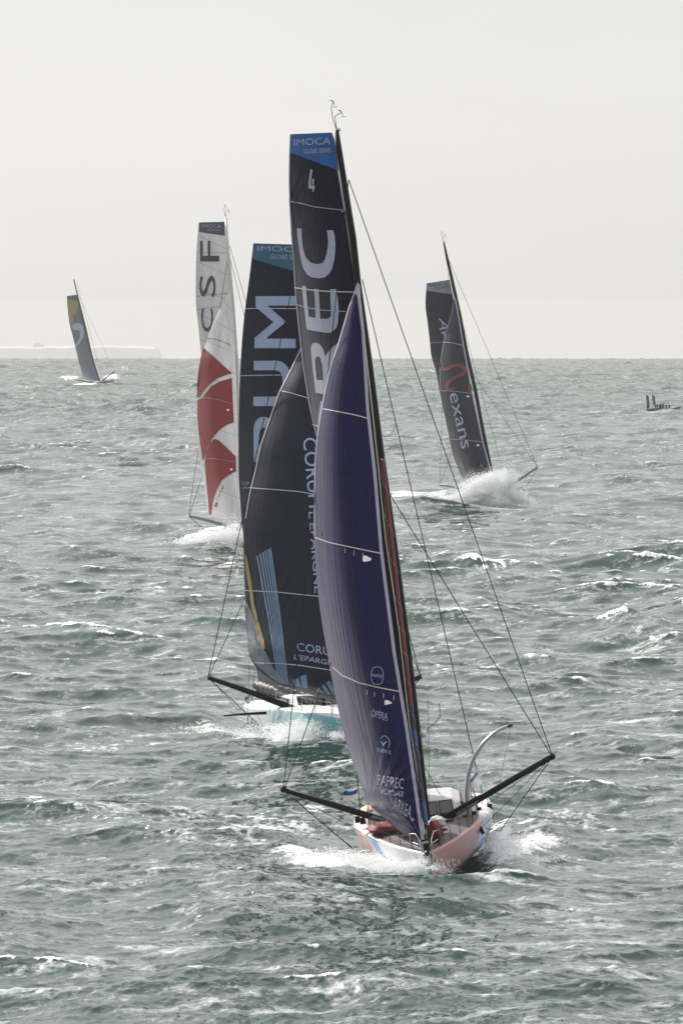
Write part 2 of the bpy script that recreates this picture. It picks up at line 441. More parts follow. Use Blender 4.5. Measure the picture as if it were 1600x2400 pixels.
# ------------------------------------------------------------------ the sea: one curved sheet, wind waves from a directional spectrum
WIND = math.atan2(-0.80, -0.60)          # the waves run towards the camera and to the left
def spectrum_tile(L, N, lmin, lmax, lp, alpha, spread, seed):
    rng = np.random.default_rng(seed)
    k1 = np.fft.fftfreq(N, 1.0 / N) * 2 * np.pi / L
    kx, ky = np.meshgrid(k1, k1); k = np.hypot(kx, ky); k[0, 0] = 1e-6
    th = np.arctan2(ky, kx) - WIND
    kp = 2 * np.pi / lp
    dirn = np.where(np.cos(th) > 0, np.abs(np.cos(th)) ** spread, 0); nrm = np.mean(np.abs(np.cos(np.linspace(-np.pi / 2, np.pi / 2, 400))) ** spread) * np.pi
    dirn = 0.80 * dirn / nrm + 0.20 / (2 * np.pi)
    S = alpha / 2 * k ** -4 * np.exp(-1.25 * (kp / k) ** 2) * dirn
    S *= (k > 2 * np.pi / lmax) & (k <= 2 * np.pi / lmin)
    a = np.sqrt(2 * S) * (2 * np.pi / L) * (rng.standard_normal((N, N)) + 1j * rng.standard_normal((N, N))) / np.sqrt(2)
    f = lambda q: (np.fft.ifft2(q) * N * N).real.astype(np.float32)
    return dict(L=L, N=N, h=f(a), dx=f(1j * kx / k * a), dy=f(1j * ky / k * a),
                xx=f(-kx * kx / k * a), yy=f(-ky * ky / k * a), xy=f(-kx * ky / k * a))
TILES = [spectrum_tile(613.0, 768, 7.0, 90, 30.0, 0.062, 2.0, 3), spectrum_tile(131.0, 768, 1.3, 7.0, 24.0, 0.042, 1.2, 5),
         spectrum_tile(29.0, 512, 0.22, 1.3, 24.0, 0.044, 1.0, 11)]
def sample(t, key, x, y):
    N = t['N']; u = x / t['L'] * N; v = y / t['L'] * N
    iu = np.floor(u).astype(np.int64); iv = np.floor(v).astype(np.int64)
    fu = (u - iu).astype(np.float32); fv = (v - iv).astype(np.float32)
    fu = fu * fu * (3 - 2 * fu) * 0.35 + fu * 0.65; fv = fv * fv * (3 - 2 * fv) * 0.35 + fv * 0.65
    i0 = iu % N; i1 = (iu + 1) % N; j0 = iv % N; j1 = (iv + 1) % N; A = t[key]
    return (A[j0, i0] * (1 - fu) + A[j0, i1] * fu) * (1 - fv) + (A[j1, i0] * (1 - fu) + A[j1, i1] * fu) * fv

def sea_axes():
    ds = list(np.geomspace(3, 186, 46)); d = 186.0
    while d < 9300:
        ds.append(d)
        d += max(0.055, d * d / (RPP * 150000.0)) if d < 800 else 800 * 800 / (RPP * 150000.0) * (d / 800) ** 1.15
    t0 = np.arctan((800 * 1.16) / F)
    dense = np.linspace(-t0, t0, NCOL)
    side = t0 + (R_(44) - t0) * np.linspace(0, 1, 40)[1:] ** 2.2
    return np.array(ds), np.concatenate([-side[::-1], dense, side])
RPP, NCOL = 3.6, 900
# (px, py, rx, ry, height m, foam): bow waves, wakes and breakers seen in the photo, as patches of water
PATCH = [
    # leading yacht: bow wave to the left, hump to the right, wakes on both sides
    (985, 2062, 120, 14, 0.25, 0.0), (880, 2022, 90, 17, 0.3, 1.0), (750, 2024, 85, 16, 0.30, 1.0), (690, 2010, 70, 14, 0.15, 0.85), (810, 1990, 60, 14, 0.1, 0.6),
    (965, 2028, 40, 14, 0.2, 0.9), (1060, 2040, 40, 10, 0.0, 0.4), (1100, 2022, 75, 20, -0.8, 0.0), (1190, 2000, 80, 22, 0.5, 0.95), (1265, 1990, 75, 17, 0.35, 0.88), (1165, 1972, 40, 18, 0.3, 0.9), (1240, 2025, 70, 12, 0.1, 0.35),
    (1210, 1960, 60, 10, 0.2, 0.6), (1330, 1935, 90, 10, 0.1, 0.45), (1370, 2005, 60, 8, 0, 0.5), (1300, 1890, 120, 16, 0, .48), (1450, 1900, 90, 10, 0, .4), (1180, 1930, 50, 16, 0, 0.5),
    (560, 1990, 120, 10, 0.1, 0.5), (500, 1965, 70, 9, 0.1, 0.5), (420, 1990, 40, 14, 0.12, 0.5), (690, 1970, 90, 14, 0, 0.62), (640, 1935, 120, 14, 0, 0.55), (740, 1900, 60, 16, 0, 0.55), (560, 1860, 110, 14, 0, .42), (250, 1940, 160, 14, 0, .42), (120, 1860, 100, 10, 0, .45),
    (480, 1890, 110, 10, 0, 0.5), (60, 1900, 90, 9, 0.1, 0.55), (330, 1850, 90, 8, 0, 0.4),
    (350, 1925, 420, 50, 0, .50), (650, 1950, 190, 45, 0, .60), (1350, 1930, 200, 45, 0, .50), (250, 1730, 260, 30, 0, .42),
    # second yacht
    (700, 1728, 90, 12, 0.35, 0.95), (640, 1735, 70, 9, 0.1, 0.8), (560, 1722, 60, 10, 0.1, 0.75), (740, 1712, 45, 10, 0.4, 0.8), (490, 1712, 70, 9, 0.35, 0.7), (810, 1730, 60, 8, 0.1, 0.7),
    (520, 1745, 110, 10, 0.5, 0.15), (680, 1760, 140, 9, 0.3, 0.0), (540, 1590, 34, 12, 0.3, 0.5), (520, 1575, 30, 9, 0.1, 0.45),
    # yacht with the red and white sail
    (500, 1272, 70, 10, 0.5, 0.9), (440, 1282, 60, 6, 0.2, 0.85), (520, 1290, 60, 5, 0.7, 0.0), (550, 1270, 40, 8, 0.3, 0.7),
    # charcoal yacht throwing spray
    (1100, 1172, 70, 10, 0.6, 1.0), (1020, 1172, 70, 8, 0.4, 0.9), (960, 1165, 60, 6, 0.1, 0.75), (1210, 1178, 50, 6, 0.2, 0.85), (1010, 1190, 110, 3, 0.9, 0.0),
    # far yacht, far launches
    (200, 905, 50, 3, 0.3, 0.9), (165, 888, 28, 4, 0.4, 0.9), (260, 887, 26, 4, 0.4, 0.8), (70, 910, 90, 2, 0.2, 0.5),
    (1540, 969, 50, 2.5, 0.0, 0.6), (1490, 973, 40, 2, 0, .6), (293, 866, 10, 2.5, 0.3, 0.8), (1012, 872, 8, 2, 0.2, 0.7),
    # breakers
    (1490, 1478, 34, 13, 0.7, 0.5), (1450, 1495, 70, 16, 0.55, 0.0), (1530, 1500, 40, 12, 0.5, 0.0), (1560, 1512, 40, 5, 0.1, 0.55), (1370, 1512, 60, 10, 0.3, 0.1),
    (1440, 1722, 80, 14, 0.55, 0.05), (1350, 1735, 60, 8, 0.2, 0.3), (1530, 1062, 30, 5, 0.3, 0.5), (430, 2000, 60, 12, 0.15, 0.0),
    (905, 2330, 110, 16, 0.4, 0.1), (900, 2322, 40, 9, 0.1, 0.42), (60, 1710, 120, 8, 0.0, 0.4), (170, 1735, 80, 7, 0.0, 0.4), (1400, 1270, 20, 4, 0.2, 0.5),
    (520, 2155, 70, 18, 0.5, 0.0), (1400, 2345, 90, 14, 0.5, 0.05),
]
def build_sea():
    ds, th = sea_axes(); nr, nc = len(ds), len(th)
    D = np.repeat(ds, nc); T = np.tile(np.tan(th), nr)
    X = D * T; Y = D.copy(); rr = np.hypot(X, Y)
    Z = -(rr ** 2) / (2 * RE)
    px = 800 + F * T; py = EYE + F * (H / D + D / (2 * RE))
    inb = (np.abs(px - 800) < 1000) & (py < 2460)
    dx = np.zeros_like(X, np.float32); dy = dx.copy(); dz = dx.copy(); xx = dx.copy(); yy = dx.copy(); xy = dx.copy()
    gust = 0.85 + 0.25 * np.sin(X * 0.013 + Y * 0.0047 + 1.0) * np.sin(Y * 0.0071 - X * 0.004 + 2.0)
    rot = [0.0, 0.41, -0.63]
    for i, t in enumerate(TILES):
        if i == 1: wgt = np.clip((5200 - D) / 3200, 0, 1)
        elif i == 2: wgt = np.clip((900 - D) / 620, 0, 1) ** 1.3
        else: wgt = np.ones_like(D)
        wgt = wgt * gust * np.where(D < 150, 0.6, 1) * np.where(np.abs(T) > np.tan(R_(12)), 0.5, 1.0)
        c, s_ = math.cos(rot[i]), math.sin(rot[i]); off = (17.0, 211.0)
        # the tile is turned only a little: its own wave directions turn with it
        u = c * X + s_ * Y + off[0]; v = -s_ * X + c * Y + off[1]
        h, a, b = (sample(t, q, u, v) for q in ('h', 'dx', 'dy'))
        pxx, pyy, pxy = (sample(t, q, u, v) for q in ('xx', 'yy', 'xy'))
        dz += h * wgt; dx += (c * a - s_ * b) * wgt; dy += (s_ * a + c * b) * wgt
        if i < 2:
            xx += (c * c * pxx - 2 * c * s_ * pxy + s_ * s_ * pyy) * wgt
            yy += (s_ * s_ * pxx + 2 * c * s_ * pxy + c * c * pyy) * wgt
            xy += (c * s_ * (pxx - pyy) + (c * c - s_ * s_) * pxy) * wgt
    LAM = 1.3
    J = (1 + LAM * xx) * (1 + LAM * yy) - (LAM * xy) ** 2
    # foam left behind a breaking crest trails upwind of it
    trail = np.zeros_like(J)
    k = np.where((D > 180) & (D < 1500) & (np.abs(T) < .075))[0]
    for dist, fade in ((1.3, .9), (2.8, .7), (4.6, .5)):
        ax = ay = axy = 0
        for i, t in enumerate(TILES[:2]):
            c, s_ = math.cos(rot[i]), math.sin(rot[i]); xs = X[k] + dist * math.cos(WIND) + .5 * np.sin(Y[k] * .9); ys = Y[k] + dist * math.sin(WIND)
            u = c * xs + s_ * ys + 17.0; v = -s_ * xs + c * ys + 211.0
            pxx, pyy, pxy = (sample(t, q, u, v) for q in ('xx', 'yy', 'xy')); g = gust[k]
            ax = ax + (c * c * pxx - 2 * c * s_ * pxy + s_ * s_ * pyy) * g; ay = ay + (s_ * s_ * pxx + 2 * c * s_ * pxy + c * c * pyy) * g
            axy = axy + (c * s_ * (pxx - pyy) + (c * c - s_ * s_) * pxy) * g
        Jt = (1 + LAM * ax) * (1 + LAM * ay) - (LAM * axy) ** 2
        trail[k] = np.maximum(trail[k], fade * np.clip((.55 - Jt) / .6, 0, 1))
    nearw = (D > 195) & (D < 900) & (np.abs(T) < .06)
    qa, qb = np.percentile(J[nearw], [6.0, 0.2]); print('J', qa, qb)
    foam = 0.8 * np.clip((qa - J) / (qa - qb), 0, 1.0) ** 0.8
    foam = np.maximum(foam, trail) * np.clip(1.15 - D / 2600, 0.42, 1)
    calm = np.ones_like(X); bump = np.zeros_like(X); pf = np.zeros_like(X)
    for (bx, by, byaw) in HULLS:                       # the water lies smoother against a hull
        ux = (X - bx) * math.cos(byaw) + (Y - by) * math.sin(byaw); uy = -(X - bx) * math.sin(byaw) + (Y - by) * math.cos(byaw)
        q = np.clip(1.35 - np.hypot(ux / 4.2, (uy - 1.0) / 11.5), 0, 0.45) / 0.45
        calm = np.minimum(calm, 1 - 0.75 * q); bump -= 0.25 * q
    idx = np.where(inb)[0]; qx, qy = px[idx], py[idx]
    for (cx, cy, rx, ry, hh, fo) in PATCH:
        e = ((qx - cx) / rx) ** 2 + ((qy - cy) / ry) ** 2; m = e < 9
        g = np.exp(-e[m]); k = idx[m]
        bump[k] += hh * g; pf[k] = np.maximum(pf[k], fo * np.exp(-e[m] ** 1.5))
    X2 = X + LAM * dx * calm; Y2 = Y + LAM * dy * calm; Z2 = Z + dz * calm + bump
    n = nr * nc
    co = np.empty((n, 3), np.float32); co[:, 0] = X2; co[:, 1] = Y2; co[:, 2] = Z2
    a = (np.arange(nr - 1)[:, None] * nc + np.arange(nc - 1)[None, :]).ravel()
    quads = np.stack([a, a + 1, a + nc + 1, a + nc], 1).astype(np.int32)
    me = bpy.data.meshes.new('sea'); me.vertices.add(n); me.vertices.foreach_set('co', co.ravel())
    nq = len(quads); me.loops.add(nq * 4); me.loops.foreach_set('vertex_index', quads.ravel())
    me.polygons.add(nq); me.polygons.foreach_set('loop_start', np.arange(0, nq * 4, 4, dtype=np.int32))
    me.polygons.foreach_set('loop_total', np.full(nq, 4, np.int32)); me.polygons.foreach_set('use_smooth', np.ones(nq, bool))
    me.update()
    at = me.attributes.new('foam', 'FLOAT', 'POINT'); at.data.foreach_set('value', foam.astype(np.float32))
    at = me.attributes.new('wash', 'FLOAT', 'POINT'); at.data.foreach_set('value', pf.astype(np.float32))
    o = bpy.data.objects.new('sea', me); COL.objects.link(o); o['kind'] = 'structure'
    return o
FOAM_T = 0.50

def sea_material():
    m = bpy.data.materials.new('sea_water'); m.use_nodes = True
    n = m.node_tree.nodes; l = m.node_tree.links; p = n['Principled BSDF']
    def math_(op, a, b=None, clamp=False):
        q = n.new('ShaderNodeMath'); q.operation = op; q.use_clamp = clamp
        for i, x in enumerate((a, b)):
            if x is None: continue
            if isinstance(x, (int, float)): q.inputs[i].default_value = x
            else: l.new(x, q.inputs[i])
        return q.outputs[0]
    geo = n.new('ShaderNodeNewGeometry')
    def noise(sc, vec, det=4, rough=0.55, dist=0.0):
        mp = n.new('ShaderNodeMapping'); mp.inputs['Scale'].default_value = vec; mp.inputs['Rotation'].default_value = (0, 0, 0.25)
        l.new(geo.outputs['Position'], mp.inputs[0])
        q = n.new('ShaderNodeTexNoise'); q.inputs['Scale'].default_value = sc; q.inputs['Detail'].default_value = det
        q.inputs['Roughness'].default_value = rough; q.inputs['Distortion'].default_value = dist
        l.new(mp.outputs[0], q.inputs['Vector']); return q.outputs['Fac']
    fo = n.new('ShaderNodeAttribute'); fo.attribute_name = 'foam'
    wa = n.new('ShaderNodeAttribute'); wa.attribute_name = 'wash'
    fine = noise(3.2, (1, 0.8, 1), 6, 0.65, 0.6); lace = noise(0.9, (1, 0.7, 1), 5, 0.6, 1.2); streak = noise(0.5, (0.5, 1.2, 1), 6, 0.7, 0.8)
    big = noise(0.22, (0.6, 1, 1), 4, 0.6, 1.0)
    tex = math_('ADD', math_('MULTIPLY', fine, 0.42), math_('ADD', math_('MULTIPLY', lace, 0.36), math_('MULTIPLY', big, 0.22)))
    texr = math_('MULTIPLY', math_('SUBTRACT', tex, 0.33), 2.94, True)
    # breaking crests and wash: lacy edges where the foam thins out
    f1 = math_('MULTIPLY', math_('SUBTRACT', fo.outputs['Fac'], math_('MULTIPLY', math_('SUBTRACT', 1.0, texr), 0.9)), 3.5, True)
    f2 = math_('SUBTRACT', wa.outputs['Fac'], math_('MULTIPLY', math_('SUBTRACT', 1.0, texr), 0.95))
    f2 = math_('MULTIPLY', f2, 3.2, True)
    fs = math_('MULTIPLY', math_('SUBTRACT', math_('MULTIPLY', streak, tex), 0.26), 8.0, True)
    fs = math_('MULTIPLY', fs, 0.7)
    fm = math_('MAXIMUM', math_('MAXIMUM', f1, f2), fs)
    mx = n.new('ShaderNodeMix'); mx.data_type = 'RGBA'
    mx.inputs[6].default_value = (0.018, 0.047, 0.039, 1); mx.inputs[7].default_value = (0.80, 0.81, 0.82, 1)
    l.new(fm, mx.inputs[0]); l.new(mx.outputs[2], p.inputs['Base Color'])
    # beyond a few hundred metres the finest ripples are no longer modelled: they only roughen the surface
    ln = n.new('ShaderNodeVectorMath'); ln.operation = 'LENGTH'; l.new(geo.outputs['Position'], ln.inputs[0])
    far_r = math_('MULTIPLY', math_('SUBTRACT', ln.outputs['Value'], 450.0), 0.00011, True)
    far_r = math_('MINIMUM', far_r, 0.17)
    l.new(math_('ADD', math_('MULTIPLY', fm, 0.6), math_('ADD', far_r, 0.07)), p.inputs['Roughness'])
    p.inputs['IOR'].default_value = 1.333
    rip = math_('ADD', noise(5.5, (1, 0.75, 1), 4, 0.6, 0.3), math_('MULTIPLY', noise(1.7, (1, 0.7, 1), 3, 0.5, 0.2), 1.6))
    b = n.new('ShaderNodeBump'); b.inputs['Strength'].default_value = 0.8; b.inputs['Distance'].default_value = 0.014
    l.new(math_('ADD', rip, math_('MULTIPLY', fm, 0.5)), b.inputs['Height']); l.new(b.outputs[0], p.inputs['Normal'])
    return m
HULLS = [((1003 - 800) / F * 275, 275.0, 0.0), ((755 - 800) / F * 355, 355.0, R_(9)), ((548 - 800) / F * 640, 640.0, R_(15)), ((1172 - 800) / F * 790, 790.0, 0)]
sea = build_sea(); sea.data.materials.append(sea_material())

# far coast: a low pale headland beyond the horizon, with an old fort on it
def far_coast():
    D = 20000.0; zp = lambda py: H - (py - EYE) / F * D; xp = lambda px: (px - 800) / F * D
    top = []
    for px in np.linspace(-420, 376, 120):
        base = 812.5 + 1.2 * math.sin(px * 0.021) + 0.7 * math.sin(px * 0.09 + 1)
        if px > 300: base += (px - 300) * 0.012
        if px > 366: base += (px - 366) * 2.2
        top.append((xp(px), zp(base)))
    rings = []
    for x, z in top: rings.append([(x, D - 60, -160), (x, D - 20, z - 4), (x, D + 10, z), (x, D + 200, z + 1), (x, D + 330, -160)])
    o = MB().loft(rings, True, True).build('headland', mat('chalky_ground', (0.57, 0.57, 0.555), 0.9, 0.1, 0.1, 0.02)); o['kind'] = 'structure'
    t = bpy.data.objects.new('fort', None); COL.objects.link(t); t.location = (xp(90), D + 40, zp(813))
    tag(t, 'low faint stone fort standing on the hazy headland at the far left horizon', 'fort')
    mm = mat('fort_stone', (0.55, 0.55, 0.54), 0.9, 0.1, 0.1, 0.1)
    MB().box((0, 0, 2.6), (32, 12, 9)).build('wall', mm, t); MB().box((-3, 0, 9), (16, 8, 4)).box((9.5, 0, 8.2), (7, 6, 2.4)).build('tower', mm, t)
far_coast()

def haze():
    m = bpy.data.materials.new('haze_air'); m.use_nodes = True; n = m.node_tree.nodes; n.clear()
    out = n.new('ShaderNodeOutputMaterial'); v = n.new('ShaderNodeVolumePrincipled')
    v.inputs['Color'].default_value = (0.715, 0.71, 0.705, 1); v.inputs['Density'].default_value = HAZE; v.inputs['Anisotropy'].default_value = 0.0
    m.node_tree.links.new(v.outputs[0], out.inputs['Volume'])
    o = MB().box((0, 12300, -62), (26000, 26000, 204)).build('haze', m); tag(o, kind='stuff')
HAZE = 0.6e-4
haze()

# ------------------------------------------------------------------ shared boat fittings
def stanchions(B, ys, side, m, h=0.62, lines=(0.32, 0.62), net=None):
    """guard rail along one side: posts one by one, then the lifelines between them"""
    pts = []
    for y in ys:
        x = side * (rail_x(y) - 0.08); z = deck_z(y)
        MB().tube([(x, y, z), (x, y, z + h)], 0.014, 6).build('stanchion', m, B.o); pts.append((x, y, z))
    for q in lines:
        MB().tube([(p[0], p[1], p[2] + q) for p in pts], 0.008, 5).build('lifeline', m, B.o)
    if net:
        nb = MB()
        for i in range(len(pts) - 1):
            a, b = Vector(pts[i]), Vector(pts[i + 1]); n = max(2, int((b - a).length / 0.16))
            for k in range(n):
                p = a.lerp(b, k / n); nb.tube([p, p + Vector((0, 0, h))], 0.0045, 3, cap=False)
            for q in (0.12, 0.22, 0.42, 0.52): nb.tube([a + Vector((0, 0, q)), b + Vector((0, 0, q))], 0.004, 3, cap=False)
        nb.build('safety_net', net, B.o)

def coachroof(B, y0, y1, hw, h, m, gl, front=0.9):
    """low cabin: raked windscreen front, chamfered roof, windows of dark glass in thin frames"""
    zb = deck_z(y0) - 0.02
    rings = []
    for y, w_, t in ((y0, hw * 0.82, 0.02), (y0 + front, hw * 0.92, 1.0), (y0 + front + 0.5, hw, 1.06), (y1 - 0.3, hw, 1.02), (y1, hw * 0.98, 0.98)):
        z = zb + h * t; zl = min(zb, z - .01)
        rings.append([(-w_, y, zl), (-w_ * 0.97, y, zl + (z - zl) * 0.72), (-w_ * 0.78, y, z), (-w_ * 0.4, y, z + 0.05 * t), (w_ * 0.4, y, z + 0.05 * t), (w_ * 0.78, y, z), (w_ * 0.97, y, zl + (z - zl) * 0.72), (w_, y, zl)])
    o = MB().loft(rings).build('coachroof', m, B.o)
    # front panes lie on the raked front, side panes on the flanks
    def pane(q, nm='window'):
        q = [Vector(p) for p in q]; n = (q[1] - q[0]).cross(q[3] - q[0]).normalized()
        if n.y > 0.5: n = -n
        c = sum(q, Vector()) / 4
        if n.dot(c - Vector((0, (y0 + y1) / 2 + 1, zb))) < 0: n = -n
        fr = add_obj(nm, [p + n * 0.075 for p in q] + [p - n * 0.03 for p in q], [(0, 1, 2, 3), (4, 7, 6, 5), (0, 4, 5, 1), (1, 5, 6, 2), (2, 6, 7, 3), (3, 7, 4, 0)], M['carbon'], o)
        add_obj('pane', [c + (p - c) * 0.84 + n * 0.083 for p in q], [(0, 1, 2, 3)], gl, fr)
    f0, f1 = y0 + front * 0.15, y0 + front * 0.93; za, zc = zb + h * 0.14, zb + h * 0.93
    for k in (-1, 1):
        pane([(k * 0.03 * hw, f0, za), (k * 0.39 * hw, f0, za), (k * 0.39 * hw, f1, zc), (k * 0.03 * hw, f1, zc)])
        pane([(k * 0.42 * hw, f0, za), (k * 0.78 * hw, f0, za), (k * 0.77 * hw, f1, zc), (k * 0.42 * hw, f1, zc)])
        pane([(k * hw * 0.995, y0 + front + .5, zb + h * .25), (k * hw * 0.995, y1 - .6, zb + h * .25), (k * hw * 0.98, y1 - .6, zb + h * .68), (k * hw * 0.98, y0 + front + .5, zb + h * .68)])
    return o

def mast_top(B, px, py, y, sc=1.0):
    """wind wands on the masthead: two bent wires carrying vanes, and a lamp"""
    p = B.P(px, py, y); u = sc
    for dx, h, lean in ((0.0, 1.15, -0.10), (0.12, 0.72, 0.16)):
        w_ = MB().tube([p, p + Vector((lean * 0.4 - 0.06, 0, h * 0.5)) * u, p + Vector((lean * 0.4 - .06, 0, h * 0.8)) * u, p + Vector((lean + 0.06, 0, h * 0.93)) * u, p + Vector((lean + 0.12, 0, h)) * u], 0.016 * u, 5)
        o = w_.build('wind_wand', M['carbon'], B.o)
        q = p + Vector((lean + 0.12, 0, h)) * u
        MB().tube([q + Vector((-0.13, 0, 0.09)) * u, q + Vector((0.0, 0, 0.02)) * u], [0.012 * u, 0.03 * u], 5).tube([q, q + Vector((0.03, 0, -.14)) * u, q + Vector((-.02, 0, -.22)) * u, q + Vector((.14, 0, -.2)) * u], 0.013 * u, 5).build('vane', M['carbon'], o)
    MB().ball(p + Vector((0.07, 0, 0.03)) * u, 0.09 * u).build('masthead_lamp', M['steel'], B.o)

def flag(B, name, pts, m, stripes=()):
    """cloth flag: a rippled sheet through four corner points"""
    a, b, c, d = [B.P(*p) for p in pts]; v = []; n = 14
    for j in range(n):
        for i in range(n):
            u, t = i / (n - 1), j / (n - 1)
            p = a.lerp(b, u).lerp(d.lerp(c, u), t)
            v.append(p + Vector((0.03 * math.sin(t * 9), 0.16 * math.sin(u * 8 + t * 3) * (0.3 + u), 0.04 * math.sin(u * 6 + 1) * u)))
    f = [(j * n + i, j * n + i + 1, (j + 1) * n + i + 1, (j + 1) * n + i) for j in range(n - 1) for i in range(n - 1)]
    o = add_obj(name, v, f, m, B.o, True)
    for k, (mm, j0, j1) in enumerate(stripes):
        ff = [(j * n + i, j * n + i + 1, (j + 1) * n + i + 1, (j + 1) * n + i) for j in range(j0, j1) for i in range(2, n - 1)]
        add_obj('band', [p + Vector((0, -0.012, 0)) for p in v], ff, mm, o, True)
    return o

def taper(B, name, pts, r0, r1, m, sides=10):
    q = [B.P(*p) for p in pts]; n = len(q)
    return MB().tube(q, [r0 + (r1 - r0) * i / (n - 1) for i in range(n)], sides).build(name, m, B.o, True)

GROUP = 'offshore racing yachts under sail'
# ------------------------------------------------------------------ leading yacht: navy sails, pink hull, heeled to the left
A = Boat('racing_yacht', 1003, 275.0, heel=-7.6, pitch=2.4, yaw=0, dz=0.0, group=GROUP,
         label='nearest racing yacht, navy and dark purple sails, pink and white hull, bow towards the viewer')
PINK = (0.43, 0.22, 0.215); PEACH = (0.60, 0.40, 0.34); WHT = (0.74, 0.74, 0.76); NAVY = (0.018, 0.03, 0.085); SKY = (0.24, 0.42, 0.68); MID = (0.03, 0.15, 0.36)
def liveryA(x, y, z, u):
    q = y - 0.9 * (z - 0.7)                     # bands slope forward as they rise
    if x < 0:
        if z < -0.12: return NAVY
        if z < 0.50 and y > 2: return (0.55, 0.22, 0.20)
        if y < -4.4 + 0.5 * z: return WHT
        if y < -3.4 + 0.5 * z: return NAVY if z < 0.55 else WHT
        if y < -2.2 + 0.5 * z: return MID if z < .75 else SKY
        if y < -1.2 + .5 * z: return (0.66, 0.62, 0.62)
        if z > 1.2 + 0.1 * math.sin(y * 1.3) and y < 2: return WHT
        return PEACH if math.sin(y * 2.1 + z) < 0.75 else (0.72, 0.55, 0.46)
    if z < -0.12 + 0.10 * max(0, y + 4): return NAVY if math.sin(y * 1.9) < 0.5 else MID
    if y < -0.6 - 0.7 * (1.2 - z): return PINK
    if y < 0.3: return SKY
    if y < 1.0: return (0.55, 0.40, 0.42)
    if y < 1.8: return SKY if z < 1.1 else WHT
    if y < 2.8: return (0.62, 0.55, 0.6)
    if z < 0.62 and y < 7: return MID
    return WHT
hullA, deckA = make_hull(A, liveryA, M['hull'], M['deck'])

# mast: wing section, leaning with the boat
mp = [(788.5, 304), (794, 349), (808, 440), (827, 560), (838, 663), (866, 860), (892, 1061), (926, 1300), (955, 1522), (975, 1692), (1000, 1922)]
q = [A.P(x, y, 0.0) for x, y in mp]
MB().tube(q, [0.085, .12, .13] + [.14] * 8, 12, [.16, .22, .26] + [.30] * 8).build('mast', M['carbon'], A.o, True)
mast_top(A, 789, 306, 0)
MB().box(A.P(1004, 1921, -0.1), (0.46, 0.7, 0.16)).build('mast_step', M['carbon'], A.o)

# mainsail, behind the mast, boom out to the left
CR1 = crop(640, 220, 5.88); CR2 = crop(640, 600, 4.703); CR3 = crop(840, 1480, 4.705)
mainA = Sail(A, 'mainsail', [(680, 314), (677.5, 367), (677.5, 469), (682, 551), (687, 612), (692, 694), (700, 775), (711, 867), (724, 949), (740, 1020), (772, 1225), (810, 1480), (842, 1700), (862, 1830)],
             [(777, 311), (792, 395), (816, 545), (834, 663), (862, 860), (888, 1061), (922, 1300), (951, 1522), (971, 1692), (988, 1830)],
             (315, 311), (1795, 1840), [(311, 0.45), (1840, 0.45)], [(311, 1.3), (600, 3.2), (900, 4.9), (1300, 6.6), (1840, 8.2)], M['dark'], 2.0,
             wr=[(680, 470, 70, 0.03, 16, 0)])
mainA.poly('head_panel', [CR1((238, 556), (808, 532), (850, 640), (905, 1058), (236, 808))], M['blue'], step=9)
T = mainA.text
T('lettering', 'IMOCA', CR1((285, 717))[0], (86, -4.2), (0, -16), M['letter'], off=.055)
T('lettering', 'GLOBE SERIES', CR1((428, 824))[0], (61.5, -3), (0, -10.6), M['letter'], off=.055)
mainA.poly('lettering', [CR1((513, 1042), (543, 1042), (520, 1215), (520, 1262), (537, 1262), (537, 1170), (560, 1170), (560, 1262), (573, 1262), (573, 1303), (562, 1303), (562, 1345), (537, 1345), (537, 1303), (487, 1303), (487, 1215))], M['letter'], off=.055)
mainA.poly('lettering', [[(695.8, 535), (696.5, 552), (698.7, 568.6), (702, 590.7), (705.5, 610), (710, 627.6), (719.7, 643.6), (731.4, 650), (746.3, 652.5), (759, 650.6), (769.7, 643.6), (778, 629.8), (783.5, 607), (785.6, 585.6), (785.6, 567), (784, 552), (781.5, 542), (780, 539.7), (766, 539.7), (767.5, 550), (768.4, 563), (768.2, 577), (765.5, 594), (762, 606), (757, 615), (750, 618.5), (742, 619), (729, 616), (721, 608.5), (714.8, 600), (709.7, 580), (707.7, 560), (706.7, 537), (704, 534.8)]], M['letter'])
mainA.poly('lettering', [CR2((318, 328), (362, 333), (375, 500), (392, 668), (467, 682), (460, 500), (448, 362), (500, 365), (510, 500), (520, 690), (600, 693), (632, 668), (638, 600), (630, 480), (628, 365), (698, 365), (712, 480), (722, 600), (712, 740), (690, 800), (640, 842), (590, 848), (375, 812), (362, 760), (350, 640), (330, 480))], M['letter'])
mainA.poly('lettering', [CR2((415, 1010), (418, 1070), (425, 1120), (440, 1280), (458, 1420), (465, 1505), (575, 1530), (600, 1400), (605, 1270), (640, 1220), (700, 1130), (800, 1000), (780, 900), (745, 940), (660, 1000), (600, 1065), (572, 1105), (563, 1060), (545, 1015), (525, 985), (500, 965), (480, 957), (460, 955), (442, 960), (430, 970)),
                         CR2((462, 1150), (470, 1120), (490, 1108), (508, 1112), (520, 1130), (540, 1200), (550, 1300), (553, 1370), (480, 1365), (470, 1260))], M['letter'])
mainA.poly('lettering', [CR2((525, 1600), (575, 1606), (570, 1690), (560, 1850), (540, 1960), (497, 1960), (495, 1800), (510, 1690))], M['letter'])
mainA.lines('batten', [CR1((216, 1478), (400, 1512), (560, 1555), (760, 1580), (960, 1600))], 1.6, M['letter'], off=.06)
mainA.lines('batten', [CR2((235, 348), (400, 372), (600, 390), (890, 398))], 2.6, M['batten'], off=.065)
mainA.lines('batten', [CR2((240, 530), (380, 570), (520, 595), (800, 612))], 1.8, M['letter'], off=.065)
mainA.lines('batten', [CR2((430, 1855), (520, 1885), (640, 1930))], 3, M['batten'], off=.065)
